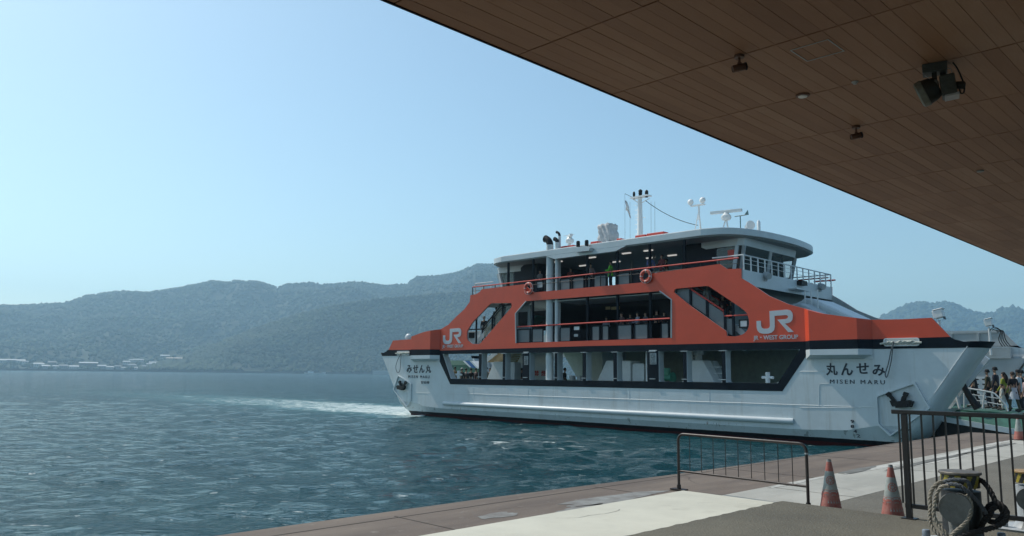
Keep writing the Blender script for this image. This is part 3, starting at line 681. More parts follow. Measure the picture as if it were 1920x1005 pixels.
# tripod mast with lights
tm = MB(); t0 = ry(*z3(378, 190), YC)
for dx, dy in ((-.5, -.3), (.35, -.3), (-.05, .5)): tm.tube([(t0.x, YC, t0.z-.3), (t0.x+dx*.8, YC+dy, zr)], .035, 6)
tm.tube([(t0.x, YC, t0.z-.9), t0], .06, 8); tm.box(t0.x-.55, t0.x+.4, YC-.12, YC+.12, t0.z, t0.z+.06)
for dx in (-.55, .3): tm.ball((t0.x+dx, YC-.05, t0.z+.28), (.2, .16, .2), 0, 12, 8)
tm.build('lamp_tripod', mastw, ship)
def radar(pc, L, tilt, name='radar', Y=YC):
    c = ry(*pc, Y); b = MB()
    for dx, dy in ((-.45, -.3), (.4, -.3), (0, .5)): b.tube([(c.x, Y, c.z-.35), (c.x+dx*.9, Y+dy, zr)], .045, 6)
    b.lathe((c.x, Y, c.z-.5), [(.22, 0), (.3, .1), (.3, .25), (.2, .34), (.1, .5)], 14); o = b.build(name, M['white2'], ship)
    s = MB().bbox((c.x, Y, c.z+.02), (L, .22, .16), Matrix.Rotation(R(tilt), 3, 'Z')); s.box(c.x-.5, c.x+.5, Y-.13, Y-.115, c.z+.04, c.z+.08)
    s.build('scanner_arm', M['white2'], o, bevel=.04)
radar(z3(592, 240), 1.9, 12); radar(z2(872, 432), 1.15, -38)
wv = MB(); c = ry(*z3(703, 270), YC); wv.tube([(c.x, YC, zr), c], .03, 6); wv.tube([c+Vector((-.35, 0, 0)), c+Vector((.4, 0, .0))], .03, 6)
wv.pxz([(c.x+.25, c.z), (c.x+.5, c.z+.28), (c.x+.55, c.z-.02)], YC-.01, YC+.01); wv.build('wind_vane', mat('vane_teal', (.06, .14, .16), .5), ship)
c = ry(*z3(780, 345), YC); MB().lathe(c, [(.02, -.7), (.1, -.5), (.16, -.1), (.27, .05), (.27, .1)], 16, ax=(.8, -.6, 0)).box(c.x-.3, c.x-.2, YC-.05, YC+.35, zr, c.z).build('search_light', M['white2'], ship)
c = ry(*z3(848, 345), YC); MB().lathe((c.x, YC, zr), [(.1, 0), (.1, c.z-zr+.2), (.03, c.z-zr+.3)], 12).build('antenna_pod', M['white2'], ship)
c = ry(*z3(700, 350), YC); MB().box(c.x-.15, c.x+.45, YC-.2, YC+.2, zr, zr+.4).build('equipment_box', M['white2'], ship)
# red hatches and markings lying on the roof
for u0, v0, u1, v1 in ((1400, 440, 1480, 418), (1490, 425, 1625, 395), (1050, 488, 1105, 470), (815, 518, 915, 500), (1255, 460, 1290, 448)):
    a = ry(*z2(u0, v0), 37.3); b = ry(*z2(u1, v1), 37.3); MB().box(a.x, b.x, 37.1, 37.6, zr, max(b.z, zr+.1)).build('roof_hatch', M['red2'], ship, bevel=.03)
# --- things on the car deck
def prismY(pts, Y0, Y1, name, m, bevel=.04):
    q = [onY(*p, Y0) for p in pts]; return MB().pxz([(v.x, v.z) for v in q], Y0, Y1).build(name, m if not isinstance(m, str) else M[m], ship, bevel=bevel)
prismY([zE(565, 500), zE(655, 262), zE(772, 262), zE(772, 500)], 37.6, 38.6, 'vent_trunk', 'white2')
prismY([zF(205, 510), zF(320, 248), zF(420, 248), zF(420, 510)], 37.6, 38.6, 'vent_trunk', 'white2')
prismY([zF(455, 515), zF(468, 248), zF(632, 248), zF(632, 515)], 37.6, 38.6, 'deck_locker', 'white2')
prismY([zF(655, 515), zF(655, 295), zF(672, 283), zF(792, 283), zF(806, 296), zF(806, 515)], 37.6, 37.7, 'deck_door', 'white2')
prismY([zF(1362, 530), zF(1366, 243), zF(1560, 243), zF(1712, 530)], 37.6, 38.4, 'winch_housing', 'white2')
prismY([zF(1560, 243), zF(1690, 248), zF(1800, 480), zF(1805, 525), (zF(1712, 525))], 38.42, 38.9, 'winch_housing', 'grey')
for u in (330, 410, 490):
    a = onY(*zF(1660+(u-330)*.6, u), 37.9); MB().tube([a, a+Vector((.5, 0, 0)), a+Vector((.5, .4, 0))], .025, 6).build('rung', M['white2'], ship)
c = onY(*zF(1508, 243), 38.0); MB().lathe((c.x, 38.0, c.z), [(.2, 0), (.2, .28), (.28, .3), (.28, .48), (.1, .55)], 16).build('mushroom_vent', M['grey'], ship)
c = onY(*zF(1422, 243), 38.0); MB().lathe((c.x, 38.0, c.z), [(.07, 0), (.07, .9)], 10).lathe((c.x, 38.0, c.z+.12), [(.16, 0), (.16, .06)], 12).build('pipe', M['white2'], ship)
prismY([zE(805, 500), zE(805, 265), zE(925, 265), zE(925, 500)], 37.3, 37.9, 'deck_locker', 'grey')
def bitt(px_, py0, py1, Y=36.98):
    a = onY(px_, py0, Y); b = onY(px_, py1, Y); h_ = a.z-b.z+.1; r = .11
    MB().lathe((a.x, Y, b.z-.1), [(r*1.05, 0), (r, h_), (r*.9, h_+.01)], 14).tube([(a.x-.3, Y, a.z-h_*.42), (a.x+.3, Y, a.z-h_*.42)], .075, 10).build('mooring_bitt', M['white2'], ship)
bitt(zE(208, 0)[0], zE(0, 378)[1], zE(0, 480)[1]); bitt(z5(1002, 0)[0], z5(0, 830)[1], z5(0, 912)[1])
g = MB(); c = onY(*zF(1095, 470), 38.0)
g.lathe(c+Vector((-.45, 0, 0)), [(.32, 0), (.32, .06), (.16, .08), (.16, .8), (.32, .82), (.32, .9)], 14, ax=(1, 0, 0)); g.box(c.x-.1, c.x+.2, 37.9, 38.1, c.z, c.z+.55); g.box(c.x-.5, c.x+.6, 37.8, 38.2, c.z-.6, c.z-.2)
g.build('winch', mat('winch_green', (.10, .42, .28), .5, var=.2), ship)
# inner casings: far stair trunks and engine casing
MB().box(-33.3, -17.2, 44.6, 46.7, 1.75, 4.82).build('engine_casing', mat('casing_green_grey', (.30, .36, .33), .6, var=.2), ship)
MB().pxz([(-39.2, 4.8), (-36.9, 1.75), (-35.4, 1.75), (-35.4, 4.8)], 44.6, 46.7).build('stair_trunk', M['white2'], ship)
x0, x1, z0, z1_ = fit(zE(1190, 130), zE(1335, 500), 39.6)
MB().box(x0-.6, x1+.1, 39.6, 40.2, 1.75, 4.8).build('pump_casing', M['white2'], ship)
f = fit(zE(1268, 375), zE(1332, 447), 39.6); text_obj('煙', 'lettering', *f, 39.6, M['red2'], ship, .02); w = f[1]-f[0]
text_obj('禁', 'lettering', f[0]-1.45*w, f[0]-.45*w, f[2], f[3], 39.6, M['red2'], ship, .02)
# slatted deck stairs with pale underside, awning and green cover at the stern end
a = onY(*zE(540, 268), 40.0); b = onY(*zE(690, 148), 40.0); d = (b-a)
st2 = MB().bbox((a+b)/2+Vector((0, 0, .0)), (d.length*1.1, .06, .28), Matrix.Rotation(-math.atan2(d.z, d.x), 3, 'Y'))
st2.build('stair_stringer', M['white2'], ship)
MB().pxz([(a.x+.2, a.z), (b.x, b.z), (b.x+1.2, b.z), (b.x+1.2, a.z)], 40.1, 41.4).build('stair_soffit', M['tan'], ship)
a = onY(*zE(930, 335), 39.0); b = onY(*zE(1020, 150), 39.0)
MB().pxz([(a.x, a.z), (a.x, a.z-.4), (b.x+.3, a.z-.4), (b.x+.3, b.z), (b.x, b.z)], 39.0, 39.05).build('stair_panel', M['white2'], ship)
lat = MB()
for k in range(7):
    t = k/6; lat.box(*sorted((lerp(onY(*zE(850, 250), 38.6).x, onY(*zE(985, 150), 38.6).x, t)-.12, lerp(onY(*zE(850, 250), 38.6).x, onY(*zE(985, 150), 38.6).x, t)+.12)), 38.4, 39.2, lerp(onY(*zE(850, 250), 38.6).z, 4.75, t)-.02, lerp(onY(*zE(850, 250), 38.6).z, 4.75, t)+.03)
lat.build('stair_tread', M['white2'], ship)
for px_, w in ((986.5, .35), (1224.5, .42)):
    a = onY(px_, 668 if px_ < 1100 else 662, YS-.03); b = onY(px_, 684 if px_ < 1100 else 683, YS-.03)
    nb = MB().box(a.x-w*.5, a.x+w*.5, YS-.035, YS-.025, b.z, a.z).build('notice_board', M['grey'], ship); ln = MB()
    for k in range(9):
        z = lerp(b.z+.05, a.z-.05, k/8)
        for j in range(4): ln.box(a.x-w*.42+j*w*.21, a.x-w*.42+j*w*.21+w*random.uniform(.1, .19), YS-.042, YS-.036, z-.018, z+.018)
    ln.build('notice_rows', M['dark'], nb)
    MB().box(a.x-w*.6, a.x+w*.6, YS-.06, YS-.02, wz(a.x, True)+.02, wz(a.x, True)+.06).build('strip_lamp', M['white2'], ship)
for x, (L, Rr) in zip(range(9), PILL):
    m_ = (L+Rr)/2; MB().box(m_-.22, m_+.22, YS-.1, YS-.04, wz(m_, True)-.04, wz(m_, True)-.0).build('bracket', M['grey'], ship); MB().box(m_-.18, m_+.18, YS-.1, YS-.04, wz(m_, False)+.12, wz(m_, False)+.16).build('bracket', M['grey'], ship)
c = onY(*z5(817, 648), 37.2); MB().lathe((c.x, 37.2, c.z-.1), [(.02, .0), (.12, .04), (.12, .12), (.04, .2), (.04, .5)], 12).build('deck_lamp', M['white2'], ship)
for u in (1650, 1745):
    a = onY(*zE(u, 440), 38.2); MB().box(a.x-.13, a.x+.13, 38.2, 38.5, a.z-.8, a.z).build('bin', M['white2'], ship)
# vertical pipes beside the openings
for u in (848, 850): pass
for px_ in (z5(52, 0)[0], z5(690, 0)[0]-3):
    a = onY(px_, 690, YS+.6); MB().lathe((a.x, YS+.6, 1.75), [(.05, 0), (.05, 3)], 8).build('pipe', M['white2'], ship)
# --- floodlights on the bow bulwarks
def bow_flood(px_, py0, py1, Y, w):
    t = onY(px_, py0, Y); b_ = onY(px_, py1, Y); b = MB(); b.tube([(t.x, Y, b_.z-.3), (t.x, Y, t.z-.25)], .06, 8); o = b.build('flood_light', M['white2'], ship)
    hd = MB().bbox((t.x, Y, t.z), (w, .36, .34), Matrix.Rotation(R(-12), 3, 'Y')); hd.bbox((t.x, Y, t.z+.20), (w*1.06, .40, .05), Matrix.Rotation(R(-12), 3, 'Y')); hd.build('lamp_head', M['white2'], o, bevel=.03)
    MB().bbox((t.x+w*.52, Y, t.z-.1), (.03, .28, .26), Matrix.Rotation(R(-12), 3, 'Y')).build('lens', M['dark'], o)
bow_flood(1760, 589, 615, YS+.5, .40); bow_flood(1854, 605, 655, 46.6, .34)
c = onY(*zL(275, 220), YS+.4); MB().ball((c.x, YS+.4, c.z), (.28, .22, .28), 0, 14, 8).box(c.x-.05, c.x+.05, YS+.35, YS+.45, c.z-.7, c.z).build('search_light', M['white2'], ship)
def cat_(pts, n=6):
    P = [Vector(p) for p in pts]; out = []
    for i in range(len(P)-1):
        a, b, c, d = P[max(0, i-1)], P[i], P[i+1], P[min(len(P)-1, i+2)]
        for k in range(n): t = k/n; out.append(.5*((2*b)+(c-a)*t+(2*a-5*b+4*c-d)*t*t+(3*b-a-3*c+d)*t**3))
    return out+[P[-1]]
hs = MB()
for k in range(4):
    c = onY(*z6(1240+k*6, 240), 46.5); hs.tube(cat_([c+Vector((-.32+.06*k, 0, .35)), c+Vector((-.1, 0, .5-.08*k)), c+Vector((.14, .05, .3)), c+Vector((.05+.06*k, 0, -.15)), c+Vector((.2+.08*k, 0, -.5))]), .022, 6)
hs.build('hydraulic_hose', M['dark'], ship)
# far bulwark as seen from inside, bow end (ribs and cap)
fb = MB().box(-16.5, -10.6, YF-.6, YF-.12, 4.15, 4.7); fb.box(-15.5, -11.2, YF-.16, YF-.05, 5.5, 5.58)
for x in np.arange(-16, -10.9, 1.3): fb.box(x-.05, x+.05, YF-.4, YF-.12, 4.7, 5.5)
fb.pxz([(-16.8, 1.7), (-16.8, 4.15), (-9.9, 4.15), (-11.6, 1.7)], YF-.5, YF-.14)
fb.build('inner_bulwark', M['grey'], ship)
a = onY(*zR(262, 330), 46.6); b = onY(*zR(450, 705), 46.6); pn = MB().box(a.x, b.x, 46.6, 46.7, max(1.78, b.z), a.z).build('wall_locker', M['white2'], ship)
dt = MB()
for i in range(2):
    for j in range(5): x = lerp(a.x, b.x, .15+.5*i); z = lerp(a.z, b.z, .08+.18*j); dt.box(x, x+.12, 46.57, 46.595, z-.06, z)
dt.build('latch', M['dark'], pn)
# ramp cheek at the bow: raked plate with slot and ram
ck = MB(); q = [onY(*z6(*p), 38.7) for p in [(1122, 340), (1160, 352), (1197, 380), (948, 694), (900, 694), (880, 655)]]
ck.pxz([(v.x, v.z) for v in q], 38.55, 38.7); cko = ck.build('ramp_cheek', M['white'], ship, bevel=.03)
MB().tube([onY(*z6(1117, 385), 38.52), onY(*z6(1000, 558), 38.52)], .035, 6).build('slot', M['dark'], cko)
MB().tube([onY(*z6(1020, 530), 38.5), onY(*z6(1055, 600), 38.5), onY(*z6(1118, 690), 38.5)], [.1, .13, .17], 10).build('hydraulic_ram', M['dark'], ship)
MB().tube([onY(*z6(980, 590), 38.45), onY(*z6(1005, 690), 38.45)], .07, 8).build('strut', M['white2'], ship)
# ================================================================== SEA
def graded(lo, hi, fine_lo, fine_hi, step, grow=1.09):
    a = list(np.arange(fine_lo, fine_hi, step)); d = step; x = a[-1]
    while x < hi: d *= grow; x += d; a.append(min(x, hi))
    d = step; x = a[0]; pre = []
    while x > lo: d *= grow; x -= d; pre.append(max(x, lo))
    return np.array(sorted(set(pre[::-1] + a)))
gx = graded(-5400, 5400, -90, -6, .30, 1.07); gy = graded(-400, 5400, 2, 75, .30, 1.07)
GX, GY = np.meshgrid(gx, gy); Z = np.zeros_like(GX)
wd = np.array([-.72, .69]); r2 = np.random.default_rng(3)
dist = np.hypot(GX, GY)
for L, A in ((9, .020), (6.1, .022), (4.3, .022), (3.1, .020), (2.3, .016), (1.7, .013), (1.25, .010), (.95, .007)):
    for _ in range(4):
        th = math.atan2(wd[1], wd[0]) + r2.normal(0, .65); kx, ky = math.cos(th)*2*math.pi/L, math.sin(th)*2*math.pi/L
        ph = r2.uniform(0, 6.28); p = kx*GX + ky*GY + ph + .6*np.sin(.13*GX*r2.uniform(.5, 1.5)+.11*GY+ph)
        Z += 1.35*A*(1-np.abs(np.sin(p/2))*1.25) * np.clip(1.3-dist/(70*L**.5), 0, 1)
Z -= Z[dist < 60].mean()*np.clip(1.3-dist/150, 0, 1)
def gridmesh(name, GX, GY, Z, m):
    ny, nx = GX.shape; co = np.stack([GX, GY, Z], -1).reshape(-1, 3)
    i = np.arange(ny*nx).reshape(ny, nx); q = np.stack([i[:-1, :-1], i[:-1, 1:], i[1:, 1:], i[1:, :-1]], -1).reshape(-1, 4)
    me = bpy.data.meshes.new(name); me.vertices.add(len(co)); me.vertices.foreach_set('co', co.ravel().astype('f'))
    me.loops.add(q.size); me.loops.foreach_set('vertex_index', q.ravel().astype('i')); me.polygons.add(len(q))
    me.polygons.foreach_set('loop_start', np.arange(0, q.size, 4).astype('i')); me.polygons.foreach_set('loop_total', np.full(len(q), 4, 'i'))
    me.polygons.foreach_set('use_smooth', np.ones(len(q), bool)); me.update(calc_edges=True); me.validate(); me.materials.append(m)
    o = bpy.data.objects.new(name, me); COL.objects.link(o); ORG[o.name] = Vector((0, 0, 0)); return o
wm = bpy.data.materials.new('sea_water'); wm.use_nodes = True; nt = wm.node_tree; bs = nt.nodes['Principled BSDF']
geo = nt.nodes.new('ShaderNodeNewGeometry'); pos = geo.outputs['Position']
bs.inputs['Roughness'].default_value = .07; bs.inputs['IOR'].default_value = 1.34
sx = nt.nodes.new('ShaderNodeSeparateXYZ'); nt.links.new(pos, sx.inputs[0]); X_, Y_ = sx.outputs[0], sx.outputs[1]
mr = nt.nodes.new('ShaderNodeMapping'); mr.inputs['Rotation'].default_value = (0, 0, R(-45)); nt.links.new(pos, mr.inputs[0]); rp0 = mr.outputs[0]   # crests run across the line of sight, along the wind
n1 = noise(nt, rp0, 1.5, 5, (.6, 1.6, 1), .62); n2 = noise(nt, rp0, 4.6, 5, (.7, 1.6, 1), .6); n4 = noise(nt, rp0, 11, 4, (.8, 1.4, 1), .65); n3 = noise(nt, pos, .12, 3, (1, 1.8, 1))
hgt = mathn(nt, 'ADD', mathn(nt, 'MULTIPLY', n1, .26), mathn(nt, 'MULTIPLY_ADD', n2, .13, mathn(nt, 'MULTIPLY', n4, .035)))
bp = nt.nodes.new('ShaderNodeBump'); bp.inputs['Strength'].default_value = 1.0; bp.inputs['Distance'].default_value = 1.0
nt.links.new(hgt, bp.inputs['Height']); nt.links.new(bp.outputs[0], bs.inputs['Normal'])
# churned wake trailing from the stern, small foam flecks that double as painted sun glints, and streaks of current
def band(c0, c1, soft):   # line distance: |Y - (c0 + c1*(X+46))| / soft
    d = mathn(nt, 'ABSOLUTE', mathn(nt, 'SUBTRACT', Y_, mathn(nt, 'MULTIPLY_ADD', mathn(nt, 'ADD', X_, 46), c1, c0)))
    return mathn(nt, 'SUBTRACT', 1, mathn(nt, 'DIVIDE', d, soft), clamp=True)
fn = noise(nt, rp0, 1.5, 9, (.45, 1.5, 1), .82); fn2 = noise(nt, pos, .11, 4, (.5, 1, 1), .6)
upx = mathn(nt, 'LESS_THAN', X_, -45.5)
fade = mathn(nt, 'SUBTRACT', 1, mathn(nt, 'DIVIDE', mathn(nt, 'SUBTRACT', -45, X_), 85), clamp=True)
fade2 = mathn(nt, 'SUBTRACT', 1, mathn(nt, 'DIVIDE', mathn(nt, 'SUBTRACT', -45, X_), 150), clamp=True)
core = mathn(nt, 'MULTIPLY', mathn(nt, 'MULTIPLY', mathn(nt, 'MULTIPLY', band(40.5, .0, 8.5), 1.8, clamp=True), fade), upx)
wide = mathn(nt, 'MULTIPLY', mathn(nt, 'MULTIPLY', band(44, -.02, 22), fade2), upx)
amt = mathn(nt, 'ADD', mathn(nt, 'MULTIPLY', core, .285), mathn(nt, 'MULTIPLY', wide, mathn(nt, 'MULTIPLY', fn2, .16)))
f1 = mathn(nt, 'MULTIPLY', mathn(nt, 'SUBTRACT', mathn(nt, 'ADD', fn, amt), .73), 9, clamp=True)
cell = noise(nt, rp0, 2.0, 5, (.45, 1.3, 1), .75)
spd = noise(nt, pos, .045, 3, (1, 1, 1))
glint = mathn(nt, 'MULTIPLY', mathn(nt, 'SUBTRACT', mathn(nt, 'ADD', cell, mathn(nt, 'MULTIPLY', spd, .16)), .735), 16, clamp=True)  # white flecks in the colour standing for sun sparkle on the ripples
# loose foam drifting off the quay, in the lee of the ferry
dx = mathn(nt, 'DIVIDE', mathn(nt, 'ADD', X_, 25.5), 7); dy = mathn(nt, 'DIVIDE', mathn(nt, 'SUBTRACT', Y_, 25.5), 3.2)
rad = mathn(nt, 'SUBTRACT', 1, mathn(nt, 'ADD', mathn(nt, 'MULTIPLY', dx, dx), mathn(nt, 'MULTIPLY', dy, dy)), clamp=True)
f3n = noise(nt, pos, .8, 4, (.8, 1.3, 1), .6)
f3 = mathn(nt, 'MULTIPLY', mathn(nt, 'SUBTRACT', mathn(nt, 'MULTIPLY_ADD', rad, .12, f3n), .70), 14, clamp=True)
foam_glint = mathn(nt, 'ADD', mathn(nt, 'ADD', f1, mathn(nt, 'MULTIPLY', glint, .8)), f3, clamp=True)
deep = mixc(nt, n3, (.002, .040, .053), (.004, .066, .076))
aer = mixc(nt, mathn(nt, 'MULTIPLY', mathn(nt, 'ADD', core, mathn(nt, 'MULTIPLY', wide, .25)), .6, clamp=True), deep, (.10, .30, .30))
nt.links.new(mixc(nt, foam_glint, aer, (.72, .78, .76)), bs.inputs['Base Color'])
nt.links.new(mathn(nt, 'MULTIPLY_ADD', foam_glint, .6, .07), bs.inputs['Roughness'])
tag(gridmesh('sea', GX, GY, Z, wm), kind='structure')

# ================================================================== HILLS ACROSS THE STRAIT
def vnoise(x, y, seed, oct=4):
    r = np.random.default_rng(seed); T = r.random((256, 256)); o = 0; a = 1; s = 0
    for k in range(oct):
        xi = np.floor(x).astype(int); yi = np.floor(y).astype(int); fx = x-xi; fy = y-yi; fx = fx*fx*(3-2*fx); fy = fy*fy*(3-2*fy)
        g = lambda i, j: T[(xi+i) % 256, (yi+j) % 256]
        o = o + a*((g(0,0)*(1-fx)+g(1,0)*fx)*(1-fy)+(g(0,1)*(1-fx)+g(1,1)*fx)*fy); s += a; a *= .5; x = x*2.03+7; y = y*2.03+3
    return o/s
ridgeA = [(-400,640),(-200,600),(0,574),(60,573),(130,567),(160,555),(220,547),(280,548),(340,539),(400,526),(426,529),(444,526),(487,528),(522,538),(537,532),(575,529),(604,533),(671,528),(721,535),(764,532),(782,518),(831,516),(866,507),(896,494),(925,495),(1000,502),(1100,530),(1200,565),(1350,610),(1480,655),(1560,688)]
ridgeB = [(250,693),(330,676),(400,650),(480,617),(560,590),(640,572),(700,562),(770,556),(860,548),(950,560),(1100,600),(1300,670),(1400,694)]
ridgeC = [(1560,640),(1640,604),(1677,587),(1700,575),(1712,573),(1729,570),(1744,574),(1773,571),(1790,574),(1810,583),(1834,591),(1850,591),(1870,589),(1884,582),(1897,579),(1920,588),(2000,600),(2150,590),(2400,640)]
hillm = mat('hill_forest_floor', (.028, .048, .022), .9, var=.45, scale=.02)
shorem = mat('shore_ground', (.10, .11, .08), .9, var=.4, scale=.05)
HILLS = []
def hill(name, prof, Ds, Dr, seed, step=3, rows=150, spur=.22):
    px = np.arange(prof[0][0], prof[-1][0]+1, step, dtype=float); py = np.interp(px, [p[0] for p in prof], [p[1] for p in prof])
    dirs = np.array([tuple(sight(a, b)) for a, b in zip(px, py)]); hl = np.hypot(dirs[:, 0], dirs[:, 1]); el = dirs[:, 2]/hl; ux = dirs[:, 0]/hl; uy = dirs[:, 1]/hl
    t = np.linspace(-.02, 1.25, rows)[:, None]; D = Ds + (Dr-Ds)*t; Xh = ux*D; Yh = uy*D
    Hr = EYE + el*Dr; tt = np.clip(t, 0, 1)
    base = Hr*np.where(t <= 1, (tt**1.25)*(1-.0*tt), 1-(t-1)*1.6)
    nzv = vnoise(Xh/260+50, Yh/260+50, seed, 5)-.5; rid = 1-np.abs(vnoise(Xh/420+9, Yh/420+5, seed+1, 4)-.5)*4
    env = np.sin(np.pi*np.clip(t, 0, 1))**.8
    H = base + env*Hr*spur*(rid*.55 + nzv*.9) ; H = np.minimum(H, (EYE+el*D*(.985-.1*(1-tt))) if True else H)
    flat = np.clip((t)/.10, 0, 1); H = np.where(t < .10, 2.5+flat*flat*np.maximum(H-2.5, 0), H); H = np.where(t < -.001, -3, H); H = np.maximum(H, -3)
    o = gridmesh(name, Xh, Yh, H, hillm); tag(o, kind='structure'); HILLS.append((px, Ds, Dr, ux, uy, t[:, 0], H, el)); return o
hill('hill', ridgeA, 2100, 3300, 11, spur=.34); hill('hill', ridgeB, 1960, 2250, 23, spur=.34); hill('hill', ridgeC, 3300, 4300, 31, step=5, spur=.3)
HS = [ # zoom-x, zoom-y (roof top), width, wall, roof, label
 (22,452,62,0,0,'pale flat-roofed house at the left frame edge of the far shore'), (88,452,54,2,0,None), (150,455,66,0,0,'broad pale-roofed house near the left end of the far village'), (190,466,40,0,1,None),
 (292,480,64,0,0,'white house with a bright roof left of the dark hall on the shore'), (342,497,56,2,0,None), (392,470,52,1,1,None), (418,500,40,0,0,None), (476,494,56,2,1,None), (555,500,62,0,0,'white-roofed house close against the dark waterfront hall'),
 (665,474,118,1,0,'long dark waterfront hall under one pale straight roof'), (765,496,56,2,0,None), (826,506,48,0,0,None), (884,500,44,2,1,None), (925,512,30,0,0,None), (950,466,50,0,0,'pale-roofed house standing uphill behind the middle of the village'),
 (985,455,30,0,0,None), (1022,452,42,0,0,'brightest white house uphill in the middle of the village'), (1058,453,38,0,0,None), (992,490,56,2,1,None), (1026,512,40,0,0,None), (1084,500,52,1,1,None), (1120,484,38,0,0,None), (1152,472,60,0,0,'white flat-roofed house left of the big tan roof'),
 (1238,420,64,2,0,'small pale roof among trees above the big tan roof'), (1318,440,128,1,2,'large hall with a broad tan gabled roof above the shore'), (1412,468,28,2,1,None), (1790,488,56,2,1,None), (1850,518,50,0,0,None), (1892,520,28,1,2,None)]
HS2 = [(440,712,70,0,0,None), (500,690,44,2,0,None), (580,712,60,0,0,None), (660,673,26,0,0,'lone pale house on the slope, far right of the shore village'), (700,722,60,0,0,None), (300,718,70,1,2,'row of reddish sheds on the shore right of the village'), (135,690,40,2,0,None), (740,722,34,2,1,None)]
HBOX = [(a/4, 560+b/4, w/4) for a, b, w, *_ in HS] + [(400+a/3.43, 480+b/3.43, w/3.43) for a, b, w, *_ in HS2]
def hides_house(x, y, z):   # clearings: no tree stands in front of a house of the village
    d = np.stack([x, y, z-EYE], -1); k = d@np.array(fw[:]); px = 960+FPX*(d@np.array(RT[:]))/k; py = 502.5-FPX*(d@np.array(UP[:]))/k; m = np.zeros(len(x), bool)
    for hx, hy, hw in HBOX: m |= (np.abs(px-hx) < hw/2+.5) & (py > hy-1) & (py < hy+9)
    return m
# forest crowns: one uncountable mass of crown-sized clumps on the slopes
ico = bmesh.new(); bmesh.ops.create_icosphere(ico, subdivisions=1, radius=1); iv = np.array([v.co[:] for v in ico.verts]); it = np.array([[v.index for v in f.verts] for f in ico.faces]); ico.free()
fm = bpy.data.materials.new('forest_foliage'); fm.use_nodes = True; nt = fm.node_tree; bs = nt.nodes['Principled BSDF']; bs.inputs['Roughness'].default_value = .9
g_ = nt.nodes.new('ShaderNodeNewGeometry'); rp = nt.nodes.new('ShaderNodeValToRGB'); rp.color_ramp.elements[0].color = (.016, .034, .020, 1); rp.color_ramp.elements[1].color = (.060, .092, .036, 1); rp.color_ramp.elements[1].position = .95
e_ = rp.color_ramp.elements.new(.6); e_.color = (.030, .054, .026, 1)
big = noise(nt, g_.outputs['Position'], .008, 4); nt.links.new(mathn(nt, 'ADD', mathn(nt, 'MULTIPLY', g_.outputs['Random Per Island'], .55), mathn(nt, 'MULTIPLY_ADD', big, 1.5, -.52), clamp=True), rp.inputs[0]); nt.links.new(rp.outputs[0], bs.inputs['Base Color'])
def forest(name, N, size, hidx, seed, keep=None):
    r = np.random.default_rng(seed); C = []; S = []
    for hi, n in hidx:
        px, Ds, Dr, ux, uy, t, H, el = HILLS[hi]
        nr, nc = H.shape; j = r.random(n)*(nc-1.001); k = r.random(n)**.8*np.interp(1.06, t, np.arange(nr)); k = np.clip(k, 3, nr-1.01)
        j0 = j.astype(int); k0 = k.astype(int); fj = j-j0; fk = k-k0
        Hh = (H[k0, j0]*(1-fj)+H[k0, j0+1]*fj)*(1-fk)+(H[k0+1, j0]*(1-fj)+H[k0+1, j0+1]*fj)*fk
        D = Ds+(Dr-Ds)*np.interp(k, np.arange(nr), t); x = (ux[j0]*(1-fj)+ux[j0+1]*fj)*D; y = (uy[j0]*(1-fj)+uy[j0+1]*fj)*D
        ok = Hh > 3; ok &= ~hides_house(x, y, Hh); s = size*r.uniform(.6, 1.35, n)*(D/2300)**.5; C.append(np.stack([x, y, Hh+s*.35], -1)[ok]); S.append(s[ok])
    C = np.concatenate(C); S = np.concatenate(S); n = len(C); nv = len(iv); nf = len(it)
    V = iv[None]*(1+r.normal(0, .16, (n, nv, 1))) * (S[:, None, None]*np.stack([np.ones(n), np.ones(n), r.uniform(.7, 1.25, n)], -1)[:, None, :]) + C[:, None]
    F = it[None] + (np.arange(n)*nv)[:, None, None]
    me = bpy.data.meshes.new(name); me.vertices.add(n*nv); me.vertices.foreach_set('co', V.reshape(-1).astype('f'))
    me.loops.add(F.size); me.loops.foreach_set('vertex_index', F.reshape(-1).astype('i')); me.polygons.add(n*nf)
    me.polygons.foreach_set('loop_start', np.arange(0, F.size, 3).astype('i')); me.polygons.foreach_set('loop_total', np.full(n*nf, 3, 'i'))
    me.update(calc_edges=True); me.materials.append(fm); o = bpy.data.objects.new(name, me); COL.objects.link(o); return o
tag(forest('forest', 0, 5.0, [(0, 34000), (1, 24000)], 5), 'hazy green forest covering the long hills behind the far shore', 'forest', kind='stuff')
tag(forest('forest', 0, 10, [(2, 11000)], 6), 'dark bluish forest on the farther mountains at right, behind the ferry bow', 'forest', kind='stuff')

# ------------------------------------------------------------------ houses on the far shore
def ground_hit(px, py, hi=0):
    P, Ds, Dr, ux, uy, t, H, el = HILLS[hi]; j = int(np.clip(np.searchsorted(P, px), 0, len(P)-1)); d = sight(px, py); e = d.z/math.hypot(d.x, d.y)
    for k in range(2, len(t)):
        D = Ds+(Dr-Ds)*t[k]
        if H[k, j] >= EYE+e*D: return D
    return Ds+40
wallm = [mat('house_wall_pale', (.50, .50, .46), .8, var=.2, scale=.3), mat('house_wall_brown', (.16, .12, .09), .8, var=.3, scale=.3), mat('house_wall_grey', (.30, .31, .31), .8, var=.2, scale=.3)]
roofm = [mat('roof_pale', (.46, .48, .48), .6, var=.2, scale=.4), mat('roof_slate', (.16, .18, .20), .6, var=.3, scale=.4), mat('roof_tan', (.46, .37, .28), .7, var=.2, scale=.4)]
winm = mat('house_window', (.03, .04, .05), .2)
